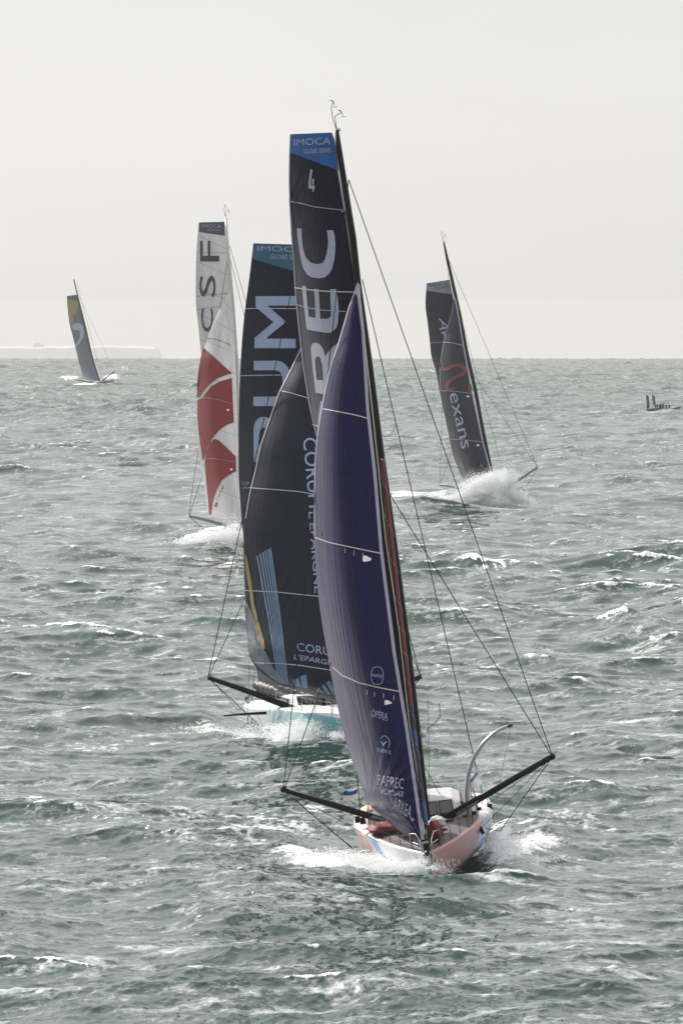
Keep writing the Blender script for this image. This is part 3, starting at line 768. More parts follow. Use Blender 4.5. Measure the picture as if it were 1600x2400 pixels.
mainA.lines('leech_tape', [[(680.5, 316), (678.3, 367), (678.3, 469), (682.8, 551), (687.8, 612), (692.8, 694), (701, 775), (712, 867), (725, 949), (741, 1020)]], 2.0, M['tape'], off=.06)
mainA.lines('luff_tape', [[(790, 395), (800, 455), (812, 520)], ], 2.0, M['tape'], off=.05)
mainA.lines('luff_tape', [[(812, 520), (822, 590), (829, 640)]], 2.4, M['batten'], off=.05)
mainA.poly('reef_patch', [CR1((940, 1592), (968, 1596), (970, 1630), (938, 1628))], M['pale'], off=.06)
# boom and the foot of the mainsail
taper(A, 'boom', [(990, 1862, 0.4), (930, 1858, 4.0), (872, 1852, 8.6)], 0.17, 0.14, M['carbon'])

# headsail on the forestay
jibA = Sail(A, 'headsail', [(838, 658), (815, 724), (791, 806), (770, 867), (755, 939), (743, 1010), (737, 1082), (735, 1173), (736, 1255), (742, 1357), (753, 1449), (767, 1531), (786, 1633), (801, 1699), (816, 1755), (832, 1801), (849, 1847), (864, 1884), (884, 1904), (907, 1925), (950, 1957), (985, 1975)],
            [(839, 658), (855, 776), (868, 980), (884, 1130), (898, 1291), (929, 1531), (959, 1714), (996, 1978)],
            (659, 659), (1975, 1975), [(658, -0.5), (1980, -7.3)], [(658, 0.1), (850, 1.5), (1100, 3.2), (1400, 4.8), (1750, 6.0), (1890, 5.2), (1940, 3.0), (1975, .5)], M['navy'], [(658, 4.2), (1100, 3.9), (1500, 3.3), (1750, 2.7), (1980, 2.3)],
            wr=[(867, 1888, 150, 0.045, 26, 0.5), (990, 1975, 110, 0.03, 30, 1.0)], nv=260)
jibA.lines('luff_tape', [[(840, 690), (850.5, 776), (861.5, 960), (878, 1110), (893, 1291), (923.5, 1531), (953.5, 1714), (990, 1968)]], 7.5, M['tape'], off=.05)
jibA.lines('leech_tape', [[(838, 664), (816.5, 724), (792.5, 806), (772, 867), (757, 939), (745, 1010)]], 2.6, M['tape'], off=.05)
jibA.lines('leech_tape', [[(745, 1010), (738.5, 1082), (736.5, 1173), (737.5, 1255)]], 1.6, M['tape'], off=.05)
jibA.poly('head_patch', [[(838, 661), (843, 668), (845, 690), (831, 690)]], M['tape'], off=.055)
for pts in ([(757, 958), (790, 964), (830, 972), (864, 981)], [(736.5, 1259), (770, 1271), (830, 1284), (897, 1298)], [(779, 1563), (800, 1582), (840, 1600), (890, 1612), (938, 1621)]):
    jibA.lines('batten', [pts], 2.4, M['batten'], off=.06)
jibA.poly('reef_patch', [[(851, 1303), (857, 1302), (870, 1309), (868, 1314), (853, 1317), (849, 1313)]], M['white'], off=.06)
jibA.poly('reef_patch', [CR3((288, 755), (325, 760), (368, 785), (362, 795), (320, 805), (285, 812))], M['white'], off=.06)
jibA.poly('reef_patch', [[(749, 1246), (754, 1246), (754, 1255), (749, 1254)]], M['dark'], off=.06)
for x, y in ((808, 1285), (829, 1291), (850, 1296), (859, 1617), (877, 1622), (898, 1625), (922, 1630)):
    jibA.lines('reef_tie', [[(x, y), (x + .6, y + 6), (x - .3, y + 11)]], 1.3, M['batten'], off=.06)
T = jibA.text; LB = M['letter_b']
T('lettering', 'nexity', CR3((145, 510))[0], (24.5, 3.0), (0.6, -12), LB, off=.055)
ov = [(205 + 70 * math.copysign(abs(math.cos(t)) ** .75, math.cos(t)), 487 + 100 * math.copysign(abs(math.sin(t)) ** .8, math.sin(t))) for t in np.linspace(0, 2 * math.pi, 41)[:-1]]
ov2 = [(205 + (x - 205) * .915, 487 + (y - 487) * .94) for x, y in ov]
jibA.poly('emblem', [CR3(*ov), CR3(*ov2)], LB, off=.055)
T('lettering', 'ÖPÉRA', CR3((138, 938))[0], (38.5, 8), (0.8, -20), LB, off=.055)
jibA.lines('lettering', [CR3((255, 968), (318, 985))], 1, LB, off=.055)
T('lettering', 'DUBREUIL', CR3((207, 1322))[0], (33, 7), (0.6, -8.5), LB, off=.055)
arc = [(285 + 55 * math.cos(t), 1230 + 78 * math.sin(t)) for t in np.linspace(-2.5, 0.75, 24)]
jibA.lines('emblem', [CR3(*arc)], 1.6, LB, off=.055)
jibA.poly('emblem', [CR3((232, 1205), (252, 1215), (270, 1238), (292, 1218), (322, 1212), (296, 1232), (272, 1265), (250, 1232))], LB, off=.06)
T('lettering', 'PAPREC', CR3((205, 1690))[0], (61, 10.5), (1.6, -24.5), M['letter'], off=.055)
T('lettering', 'RECYCLAGE', CR3((240, 1790))[0], (54, 6.5), (1.0, -11.5), M['letter'], off=.055)
T('lettering', 'ARKEA', CR3((380, 1955))[0], (41, 23), (3.5, -28), M['letter'], off=.055)
jibA.lines('emblem', [CR3((585, 2060), (600, 2085)), ], 5, LB, off=.055)
jibA.lines('seam', [CR3((0, 815), (120, 745), (200, 700))], 1.0, M['dark'], off=.05)
jibA.lines('seam', [CR3((100, 1195), (200, 1120), (380, 1030))], 1.0, M['dark'], off=.05)
# furled staysail standing between the headsail and the mast
fp = [(896, 1075, -0.6), (914, 1254, -1.5), (935, 1433, -2.5), (949, 1545, -3.1), (966, 1692, -3.9), (987, 1860, -4.6), (999, 1942, -5.0)]
fq = [A.P(*p) for p in fp]; dense = []
for i in range(len(fq) - 1): dense += [fq[i].lerp(fq[i + 1], k / 30) for k in range(30)]
dense.append(fq[-1])
rad = [0.05 + 0.065 * min(1, i / 25, (len(dense) - i) / 12) for i in range(len(dense))]
fo_ = MB().tube(dense, rad, 10).build('furled_staysail', M['furl'], A.o, True)
ca = fo_.data.color_attributes.new('livery', 'FLOAT_COLOR', 'POINT'); cc = []
for i, v in enumerate(fo_.data.vertices):
    k = i // 10; t = k / len(dense)
    cc.append((*((0.16, 0.012, 0.02) if t < 0.62 else (0.02, 0.10, 0.34) if (0.68 < t < 0.72 or 0.87 < t < .96) else (0.022, 0.02, 0.06)), 1))
ca.data.foreach_set('color', np.array(cc).ravel())
sp = []
for i in range(0, len(dense) * 4):
    k = i / 4; a = dense[min(int(k), len(dense) - 1)]; b = dense[min(int(k) + 1, len(dense) - 1)]; p = a.lerp(b, k - int(k)); th = k * 0.42
    sp.append(p + Vector((math.cos(th), math.sin(th), 0)) * (rad[min(int(k), len(rad) - 1)] + 0.008))
MB().tube(sp, 0.009, 4).build('lashing', M['tape'], fo_)
A.line('halyard', [(842, 690, -0.8), (872, 960, -2.2), (904, 1270, -3.6), (935, 1480, -4.6), (958, 1692, -5.6), (984, 1850, -6.2)], 0.02, M['batten'])
A.line('forestay', [(839, 655, -0.5), (1000, 1985, -7.4)], 0.018, M['rope'])

# outriggers and their rigging
OL, OR = (664, 1850), (1293, 1773)
oL = taper(A, 'outrigger', [(664, 1850, 0.6), (860, 1911, 0.3), (985, 1950, 0.0)], 0.115, 0.16, M['carbon'])
oR = taper(A, 'outrigger', [(1293, 1773, 0.6), (1150, 1856, .35), (1026, 1928, 0.0)], 0.115, 0.16, M['carbon'])
for (x, y), o in ((OL, oL), (OR, oR)): MB().ball(A.P(x, y, .6), (0.14, .14, .14)).build('end_fitting', M['carbon'], o)
def rig(B, pts, r=0.022, nm='shroud', sag=0): return B.line(nm, pts, r * (.9 if B is A else .78), M['rope'], sag=sag)
rig(A, [(1293, 1770, .6), (817, 421, 0)]); rig(A, [(1291, 1770, .6), (914, 1160, 0)])
rig(A, [(664, 1850, .6), (817, 421, -.3)]); rig(A, [(666, 1850, .6), (915, 1166, -.3)])
rig(A, [(1130, 1862, 8.5), (849, 655, 0.3)], nm='backstay'); rig(A, [(928, 990, 4.5), (896, 1020, .3)], .014, nm='checkstay', sag=.25)
rig(A, [(844, 1900, 8.5), (826, 1700, 6.0), (818, 1500, 3.6)], nm='backstay')
rig(A, [(664, 1852, .6), (826, 1989, -.2)]); rig(A, [(667, 1854, .6), (802, 1968, -.1), (826, 1986, -.2)], .016); rig(A, [(667, 1853, .6), (890, 1975, -3.5)], .014)
rig(A, [(1292, 1776, .6), (1171, 1948, 1.2)]); rig(A, [(1290, 1777, .6), (1124, 1944, -1.5)], .014); rig(A, [(1288, 1778, .6), (1172, 1862, .5), (1140, 1885, .4)], .016)
rig(A, [(1171, 1948, 1.2), (1132, 1940, .6)], .016); rig(A, [(828, 1988, -.2), (838, 1983, -.3)], .02)
rig(A, [(996, 1800, 0), (1030, 1862, 2), (1080, 1886, 4), (1096, 1889, 5)], .014, 'sheet')
rig(A, [(1003, 1640, 0), (1006, 1890, 0)], .010, 'halyard')

# raised foil on the right: a long curved board with a black tip
fpts = [(1104, 1924, 0.6), (1098, 1897, .62), (1094, 1860, .66), (1096, 1826, .7), (1102, 1798, .75), (1113, 1770, .8), (1130, 1744, .85), (1152, 1722, .9), (1176, 1707, .95), (1199, 1699, 1.0)]
fx = interp([(i, p[0]) for i, p in enumerate(fpts)], np.linspace(0, 9, 40)); fy = interp([(i, p[1]) for i, p in enumerate(fpts)], np.linspace(0, 9, 40))
fq = [A.P(float(a), float(b), .6 + .4 * i / 39) for i, (a, b) in enumerate(zip(fx, fy))]
foil = MB().tube(fq, [.10 - .035 * i / 39 for i in range(40)], 10, [.26 - .10 * i / 39 for i in range(40)]).build('foil', M['cover'], A.o, True)
MB().tube(fq[-3:], [.068, .07, .072], 10, [.17, .17, .175]).build('foil_tip', M['carbon'], foil)
rig(A, [(1197, 1702, 1), (1171, 1826, .8), (1162, 1880, .6)], .008, 'foil_line')
MB().box(A.P(1108, 1928, .5), (.55, .7, .22), (0, -.1, 0)).build('foil_bearing', M['carbon'], A.o)
MB().box(A.P(1127, 1945, -1.2), (.14, .3, .34), (0, -.4, 0)).build('foil_bracket', M['carbon'], A.o)
# lower foil tip breaking the water on the right and the foil root on the left
MB().tube([A.P(1152, 1992, 1.0), A.P(1172, 2010, 1.0)], [.12, .08], 8).build('foil_end', M['white'], A.o)
MB().tube([A.P(*p) for p in ((842, 1998, .5), (858, 1994, .4), (884, 1995, .2), (905, 2003, -.4), (916, 2014, -.8))], .05, 6).build('spray_rail', M['white'], A.o)

# deck gear
coachroof(A, 0.9, 6.2, 1.62, 0.62, M['roof'], M['glass'])
MB().box(A.P(1019, 1877, 3.0), (0.9, 0.05, 0.05)).build('roof_rail', M['carbon'], A.o)
stanchions(A, [-6.8, -5.6, -4.4, -3.1, -1.9], 1, M['rope'], net=M['rope'])
stanchions(A, [-6.8, -5.6, -4.4, -3.1, -1.9, -.6], -1, M['rope'], net=M['rope'])
stanchions(A, [0.9, 2.2, 3.6, 5.2, 7.0, 9.2], 1, M['rope'])
stanchions(A, [0.9, 2.2, 3.6, 5.2, 7.0, 9.2], -1, M['rope'])
zb = deck_z(-7.6)
for s in (-1, 1):
    MB().tube([(s * .20, -7.95, zb), (s * .22, -7.9, zb + .45), (s * .36, -7.4, zb + .70), (s * .58, -6.8, zb + .66), (s * .60, -6.75, zb)], 0.024, 7).tube([(s * .22, -7.9, zb + .30), (s * .5, -7.1, zb + .34)], .018, 6).build('pulpit', M['steel'], A.o, True)
bs = MB().tube([(0, -7.2, zb - .02), (0, -8.3, zb + .02), (0, -9.2, zb + .06)], [.12, .11, .07], 10).build('bowsprit', M['carbon'], A.o, True)
MB().tube([(0.06, -9.1, zb), (.02, -8.25, .55)], .03, 6).build('bobstay', M['steel'], A.o)
MB().tube([(0.0, -8.2, zb + .1), (0.0, -8.2, zb + .38)], [.13, .13], 10).ball((0, -8.2, zb + .1), (.16, .16, .06)).build('furler_drum', M['carbon'], A.o)
MB().tube([(-.02, -7.25, zb + .02), (-.02, -7.25, zb + .34)], [.12, .12], 10).build('furler_drum', M['steel'], A.o)
for k in range(9):
    MB().tube([(-.28 + .07 * k, -8.12 + .03 * (k % 3), zb + .12 * (k % 4) - .3), (-.2 + .06 * k, -8.05, zb - .5 + .1 * (k % 3)), (-.1 + .03 * k, -8.1, zb - .75)], .022, 5).build('tack_line', M['steel'] if k % 2 else M['carbon'], A.o)
def lump(c, r, seed, name, m, parent):
    rnd = random.Random(seed); b = MB().ball((0, 0, 0), (1, 1, 1), 20, 12); ph = [rnd.uniform(0, 6) for _ in range(6)]
    for i, v in enumerate(b.v):
        s_ = 1 + .16 * math.sin(5 * v.x + ph[0]) * math.sin(4 * v.y + ph[1]) + .12 * math.sin(9 * v.z + ph[2] + 3 * v.x)
        b.v[i] = Vector(c) + Vector((v.x * r[0] * s_, v.y * r[1] * s_, v.z * r[2] * s_))
    return b.build(name, m, parent, True)
lump(A.P(1018, 1950, -5.6), (.30, .85, .42), 2, 'sail_bag', M['bag'], A.o)
lump(A.P(1024, 1927, -4.2), (.34, .6, .26), 4, 'sail_cover', M['cloth'], A.o)
lump(A.P(903, 1938, -1.5), (.75, 1.2, .2), 6, 'deck_bag', M['bag'], A.o)
lump(A.P(958, 1945, -4.0), (.45, .8, .16), 8, 'hatch_cover', M['carbon'], A.o)
for x, y, yy in ((1090, 1918, 0), (1110, 1909, .6), (838, 1921, 1.2), (850, 1924, .8), (1147, 1892, 3.5), (1122, 1900, 2)):
    MB().tube([A.P(x, y, yy) - Vector((0, 0, .12)), A.P(x, y, yy) + Vector((0, 0, .14))], [.13, .10], 10).build('winch', M['carbon'], A.o)
for p0, p1 in (((1140, 1865, 5), (1149, 1915, 5)), ((1136, 1866, 5), (1118, 1905, 4)), ((1148, 1880, 6), (1158, 1930, 6)), ((845, 1880, 6), (842, 1915, 6)), ((858, 1870, 6), (870, 1912, 5)), ((866, 1868, 6), (874, 1915, 5))):
    rig(A, [p0, p1], .014, 'runner_tail')
# lines led over the foredeck, hatches and halyard tails
rnd_ = random.Random(5)
for k in range(9):
    x0 = -1.1 + .28 * k; pts_ = []
    for t in range(7):
        y = -5.8 + t * 1.05; xm = x0 * (0.35 + .11 * t) + rnd_.uniform(-.05, .05)
        if abs(xm) < rail_x(y) - .1: pts_.append((xm, y, deck_z(y) + .115))
    if len(pts_) > 2: MB().tube(pts_, .014, 5).build('deck_line', M['rope'] if k % 3 else M['batten'], A.o)
for x, y in ((.55, -3.3), (-.6, -2.2), (.9, -1.0)):
    MB().box((x, y, deck_z(y) + .125), (.6, .6, .06)).build('hatch', M['glass'], A.o)
# radar dome and aerial on the mast
rb = MB().tube([A.P(983, 1720, -.1), A.P(999, 1719, -.1)], [.13, .15], 12).build('radar_dome', M['white'], A.o, True)
A.line('aerial', [(996, 1712, -.1), (1016, 1698, -.1), (1031, 1680, -.1), (1029, 1648, -.1)], .016, M['rope'])
# far tip of a spreader-like deflector showing past the mast is the second yacht's; flags on the backstays
flag(A, 'flag', [(843, 1846, 8.3), (806, 1852, 8.3), (802, 1876, 8.3), (843, 1872, 8.3)], M['white'], [(M['blue'], 2, 7)])
flag(A, 'flag', [(1120, 1800, 8.0), (1092, 1834, 8.0), (1086, 1862, 8.0), (1128, 1838, 8.0)], M['white'], [(M['stripe'], 1, 5)])
# words painted on the hull sides and the outriggers
HW = M['white']
for t, p0, a, b in (('PAPREC', (932, 2040), (60, 2), (1, -25)), ('ARKEA', (1022, 2038), (66, 3), (-8, -27))):
    ray_decal(A, hullA, 'lettering', text2d(t, p0, a, b), HW, hullA)
ray_decal(A, oR, 'lettering', text2d('ARKEA PAPREC', (1069, 1912), (53, -30.5), (-2.5, -6)), M['letter'], oR, 4)
ray_decal(A, oL, 'lettering', text2d('ARKEA PAPREC', (871, 1916), (62, 20), (1.4, -6)), M['letter'], oL, 4)

# helmsman, seen over the cabin top
def person(name, label, base, h, m, parent_hair=True, lean=0.0, group=None):
    t = bpy.data.objects.new(name, None); t.location = base; COL.objects.link(t)
    tag(t, label, 'person', group); k = h / 1.75
    J = [(0, 0, .92), (0, 0, 1.12), (0, lean * .5, 1.38), (0, lean, 1.50), (0, lean, 1.56), (.19, lean * .5, 1.43), (.27, -.05, 1.16), (.20, -.26, 1.02), (-.19, lean * .5, 1.43), (-.27, -.05, 1.16), (-.20, -.26, 1.02),
         (.1, 0, .88), (.13, -.06, .48), (.13, 0, .06), (-.1, 0, .88), (-.13, -.06, .48), (-.13, 0, .06)]
    E = [(0, 1), (1, 2), (2, 3), (3, 4), (2, 5), (5, 6), (6, 7), (2, 8), (8, 9), (9, 10), (0, 11), (11, 12), (12, 13), (0, 14), (14, 15), (15, 16)]
    rr = [.15, .15, .17, .065, .06, .085, .06, .045, .085, .06, .045, .1, .075, .06, .1, .075, .06]
    me = bpy.data.meshes.new('body'); me.from_pydata([(a * k, b * k, c * k) for a, b, c in J], E, []); o = bpy.data.objects.new('body', me); COL.objects.link(o); o.parent = t
    sk = o.modifiers.new('skin', 'SKIN'); o.modifiers.new('sub', 'SUBSURF').levels = 1; o.modifiers['sub'].render_levels = 1
    for i, sv in enumerate(me.skin_vertices[0].data): sv.radius = (rr[i] * k, rr[i] * k * .85); sv.use_root = i == 0
    me.materials.append(m)
    c = Vector((0, lean - .01, 1.66)) * k
    hd = MB().ball(c, (.078 * k, .098 * k, .118 * k), 14, 10).ball(c + Vector((0, -.1 * k, -.015 * k)), (.014 * k, .02 * k, .022 * k), 6, 4)
    for s_ in (-1, 1): hd.ball(c + Vector((s_ * .08 * k, .01 * k, -.01 * k)), (.014 * k, .025 * k, .034 * k), 6, 4)
    hd.build('head', M['skin'], t, True)
    MB().ball(c + Vector((0, .018 * k, .03 * k)), (.087 * k, .1 * k, .105 * k), 12, 8).build('hair', M['hair'], t, True)
    return t
hp = A.M @ A.P(1070, 1868, 6.8)
person('person', 'dark haired sailor in a dark jacket, head showing above the cabin of the nearest yacht', hp - Vector((0, 0, 1.62)), 1.72, M['jacket'])

# ------------------------------------------------------------------ second yacht: black sails, teal and white hull, upright
Bt = Boat('racing_yacht', 757, 355.0, heel=0.6, pitch=-.6, yaw=9, group=GROUP,
          label='black sailed racing yacht with pale blue stripes and a teal and white hull')
TEAL = (0.09, 0.31, 0.36); LTEAL = (0.34, 0.58, 0.62)
def liveryB(x, y, z, u):
    if z < .18: return (.03, .1, .14)
    q = y + 2.0 * z
    if x < 0:
        if y < -3.6 + .5 * math.sin(z * 5): return TEAL
        if y < 0.2: return LTEAL if math.sin(q * 5.5) > -.45 else (.62, .76, .78)
        if y < 1.6 and math.sin(q * 6) > .1 and z < 1.2: return LTEAL
        if y > 8.4 and math.sin(y * 12) > .6: return LTEAL
        return (.80, .81, .82)
    return TEAL if y < 2 else (.78, .8, .8)
hullB, deckB = make_hull(Bt, liveryB, M['hull'], M['deck_w'])
CB1 = crop(540, 560, 3.92); CB2 = crop(440, 1200, 3.92); CB3 = crop(440, 1540, 3.92)
q = [Bt.P(x, y, 0) for x, y in ((741, 425), (748, 900), (754, 1300), (757, 1672))]
MB().tube(q, [.1, .14, .14, .14], 12, [.18, .3, .3, .3]).build('mast', M['carbon'], Bt.o, True)
mast_top(Bt, 741, 425, 0)
mainB = Sail(Bt, 'mainsail', [(594, 569), (584, 653), (573, 735), (566, 816), (561, 918), (559, 1020), (559, 1102), (562, 1163), (567, 1225), (572, 1275), (590, 1500), (606, 1600)],
             [(742, 575), (748, 900), (753, 1300), (757, 1600)], (570, 576), (1596, 1630), [(569, .45), (1630, .45)], [(569, 2.6), (900, 4.6), (1300, 6.8), (1630, 8.2)], M['black'], 1.6)
mainB.poly('head_panel', [CB1((216, 40), (770, 56), (770, 345), (565, 290), (203, 183))], M['teal'], step=12)
mainB.text('lettering', 'IMOCA', CB1((247, 109))[0], (107, 3), (0.3, -12), M['letter_b'], off=.06)
mainB.text('lettering', 'GLOBE SERIES', CB1((365, 180))[0], (81, 3), (0, -10), M['letter_b'], off=.06)
mainB.poly('lettering', [CB1((230, 527), (640, 524), (645, 612), (340, 612), (510, 762), (325, 915), (600, 918), (600, 1003), (220, 1003), (222, 910), (395, 765), (232, 625))], M['letter_b'])
mainB.poly('lettering', [CB1((215, 1120), (430, 1118), (465, 1126), (500, 1148), (530, 1182), (548, 1230), (552, 1300), (545, 1400), (525, 1465), (490, 1508), (430, 1535), (210, 1535), (210, 1450), (400, 1448), (435, 1440), (460, 1415), (475, 1370), (478, 1290), (468, 1240), (445, 1215), (400, 1205), (215, 1207))], M['letter_b'])
mainB.poly('lettering', [CB1((215, 2050), (212, 1760), (218, 1710), (235, 1670), (265, 1642), (310, 1632), (350, 1645), (385, 1685), (440, 1650), (540, 1600), (540, 1690), (430, 1760), (400, 1830), (400, 1960), (540, 1960), (540, 2050)),
                         CB1((265, 1960), (265, 1800), (272, 1760), (290, 1738), (320, 1733), (338, 1760), (345, 1800), (345, 1960))], M['letter_b'])
mainB.text('lettering', 'CORUM', CB1((108, 2260))[0], (30, 0), (0, -7.5), M['letter_b'], off=.05)
mainB.text('lettering', "L'EPARGNE", CB1((108, 2295))[0], (30, 0), (0, -5), M['letter_b'], off=.05)
mainB.lines('batten', [CB1((135, 640), (330, 637), (640, 640))], 1.7, M['batten_b'], off=.065)
mainB.lines('batten', [CB1((80, 1257), (300, 1252), (540, 1250))], 1.7, M['batten_b'], off=.065)
mainB.lines('leech_tape', [[(595, 571), (584.6, 653), (573.6, 735), (566.6, 816), (561.6, 918), (559.6, 1020), (559.6, 1102), (562.6, 1163), (567.6, 1225)]], 1.3, M['slate'], off=.05)
jibB = Sail(Bt, 'headsail', [(774, 655), (704, 816), (682, 862), (653, 918), (631, 980), (610, 1041), (597, 1102), (584, 1153), (574, 1214), (571, 1275), (572, 1337), (575, 1408), (580, 1480), (584, 1532), (597, 1560), (622, 1583), (653, 1602), (714, 1624), (775, 1641), (815, 1652)],
            [(776, 655), (800, 1000), (832, 1400), (850, 1655)], (655, 655), (1652, 1652), [(655, -.5), (1655, -7.0)], [(655, .1), (900, 2), (1200, 3.8), (1500, 5.8), (1570, 5.4), (1620, 3.5), (1652, .6)], M['black'], [(655, 3), (1100, 2.8), (1540, 2.2), (1660, 2)],
            wr=[(584, 1540, 200, .022, 52, .4)])
jibB.lines('leech_tape', [[(774, 657), (705, 817), (683, 863), (654.5, 919), (632.5, 981), (611.5, 1042), (598.5, 1103), (585.5, 1154), (575.5, 1215)]], 2.2, M['tape'], off=.05)
jibB.poly('corner_panel', [CB2((520, 860), (540, 830), (575, 900), (640, 1080), (700, 1260), (790, 1440), (870, 1545), (900, 1585), (850, 1572), (760, 1520), (640, 1415), (565, 1330), (545, 1150))], M['corner'], off=.04)
jibB.poly('yellow_band', [CB2((525, 380), (545, 430), (585, 640), (610, 840), (650, 1000), (700, 1180), (712, 1255), (690, 1255), (640, 1100), (590, 900), (560, 700), (530, 520))], M['yellow'], off=.055)
for k in range(6):
    t = [(637, 405), (665, 388), (690, 372), (714, 358), (738, 346), (758, 334)][k]; bo = (835 + 17 * k, 1560 + 5 * k); mm = ((t[0] + bo[0]) / 2 + 8, (t[1] + bo[1]) / 2)
    jibB.poly('stripe', [CB2((t[0] - 9, t[1]), (t[0] + 9, t[1] - 9), (mm[0] + 7.5, mm[1]), (bo[0] + 6, bo[1] + 2), (bo[0] - 6, bo[1]), (mm[0] - 7.5, mm[1]))], M['stripe'], off=.07)
for k in range(5):
    jibB.poly('stripe', [CB2((560 + 16 * k, 1010 + 60 * k), (568 + 16 * k, 1010 + 60 * k), (760 + 22 * k, 1500 + 14 * k), (750 + 22 * k, 1498 + 14 * k))], M['stripe'], off=.075)
for qd in ([(970, 1545), (1018, 1522), (1040, 1610), (975, 1592)], [(1030, 1512), (1088, 1490), (1103, 1622), (1052, 1612)], [(1176, 1648), (1203, 1610), (1262, 1668), (1215, 1658)], [(1222, 1595), (1248, 1580), (1320, 1680), (1280, 1672)], [(1268, 1568), (1305, 1550), (1372, 1690), (1335, 1682)], [(1325, 1545), (1360, 1530), (1430, 1700), (1385, 1692)]):
    jibB.poly('stripe', [CB2(*qd)], M['stripe'], off=.06)
for pts in (CB2((520, 720), (820, 735), (1300, 785)), CB2((600, 1385), (820, 1390), (1000, 1405), (1380, 1462))): jibB.lines('batten', [pts], 1.8, M['batten_b'], off=.08)
jibB.lines('batten', [[(583, 1143), (640, 1147), (700, 1152), (800, 1170)]], 1.8, M['batten_b'], off=.08)
jibB.lines('batten', [CB1((470, 1395), (560, 1415), (720, 1465), (900, 1530))], 1.8, M['batten_b'], off=.08)
jibB.lines('telltale', [CB1((395, 1406), (450, 1402))], 1.6, M['redmark'], off=.09)
jibB.text('lettering', 'CORUM', (709, 1027), (15, 163), (33, -2), M['letter_b'], off=.06)
jibB.text('lettering', "L'EPARGNE", (723, 1200), (14, 190), (18, -1), M['letter_b'], off=.06)
jibB.text('lettering', 'CORUM', CB2((1003, 1275))[0], (100, 14), (0, -19), M['letter_b'], off=.06)
jibB.text('lettering', "L'EPARGNE", CB2((976, 1350))[0], (104, 18), (1.3, -12), M['letter_b'], off=.06)
# reefed cloth bundled along the boom, the boom under it
bq = [Bt.P(605, 1606, 8.4), Bt.P(640, 1616, 6.5), Bt.P(700, 1634, 3.8), Bt.P(757, 1650, .5)]
MB().tube([p - Vector((0, 0, .32)) for p in bq], .15, 10).build('boom', M['carbon'], Bt.o, True)
dq = []
for i in range(3): dq += [bq[i].lerp(bq[i + 1], k / 14) for k in range(14)]
bb = MB().tube(dq, [.26 + .05 * math.sin(i * 1.7) + .03 * math.sin(i * 3.1) for i in range(len(dq))], 14, [.3 + .05 * math.sin(i * 2.1 + 1) for i in range(len(dq))])
bb.build('reefed_cloth', M['bundle'], Bt.o, True)
taper(Bt, 'outrigger', [(487, 1587, .6), (600, 1627, .3), (700, 1666, 0), (750, 1684, 0)], .12, .2, M['carbon'])
taper(Bt, 'outrigger', [(986, 1586, .6), (880, 1628, .3), (765, 1684, 0)], .12, .2, M['carbon'])
rig(Bt, [(488, 1586, .6), (566, 1225, .4), (722, 500, 0)], .03); rig(Bt, [(489, 1586, .6), (751, 1020, 0)], .024); rig(Bt, [(984, 1584, .6), (957, 1480, .4), (742, 640, 0)], .03); rig(Bt, [(986, 1584, .6), (752, 1080, 0)], .024)
rig(Bt, [(489, 1590, .6), (620, 1711, -.3)], .03); rig(Bt, [(492, 1590, .6), (556, 1662, .2)], .014); rig(Bt, [(986, 1588, .6), (878, 1712, -.3)], .03)
rig(Bt, [(620, 1711, -.5), (604, 1676, 1)], .014); rig(Bt, [(620, 1711, -.5), (655, 1680, -.5)], .014)
rig(Bt, [(585, 1620, 8), (602, 1672, 8)], .016, 'backstay'); rig(Bt, [(598, 1565, 8), (590, 1640, 8), (580, 1690, 8)], .018, 'backstay'); rig(Bt, [(584, 1548, 5), (580, 1700, 6)], .012, 'sheet')
taper(Bt, 'foil', [(524, 1677, .8), (580, 1673, .7), (625, 1671, .6)], .05, .08, M['carbon'])
flag(Bt, 'flag', [(587, 1624, 8), (574, 1632, 8), (576, 1652, 8), (586, 1648, 8)], M['white'], [(M['blue'], 2, 6)])
coachroof(Bt, .9, 5.6, 1.5, .5, M['white'], M['glass'])
stanchions(Bt, [-6.6, -5, -3.4, -1.6, .2, 2], -1, M['steel'], h=.72, lines=(.36, .70))
stanchions(Bt, [-6.6, -5, -3.4, -1.6, .2, 2, 4], 1, M['steel'], h=.72, lines=(.36, .70))
for x, y in ((648, 1655), (660, 1650), (676, 1658), (600, 1690), (590, 1684)): rig(Bt, [(x, y, 4), (x + 3, y + 22, 4)], .02, 'runner_tail')
for s in (-1, 1): MB().tube([(s * .2, -7.95, zb), (s * .22, -7.9, zb + .45), (s * .36, -7.4, zb + .7), (s * .58, -6.8, zb + .66), (s * .6, -6.75, zb)], .024, 7).build('pulpit', M['steel'], Bt.o, True)
lump(Bt.P(662, 1664, 1.5), (.5, .7, .25), 12, 'deck_bag', M['cloth'], Bt.o)
MB().tube([(0, -7.2, zb), (0, -9.2, zb + .06)], [.12, .07], 10).build('bowsprit', M['carbon'], Bt.o, True)
for t, p0, a, b in (('CORUM', (788, 1694), (48, 2), (1.5, -12)), ("L'EPARGNE", (785, 1714), (52, 2), (1.5, -12))):
    ray_decal(Bt, hullB, 'lettering', text2d(t, p0, a, b), M['white'], hullB)

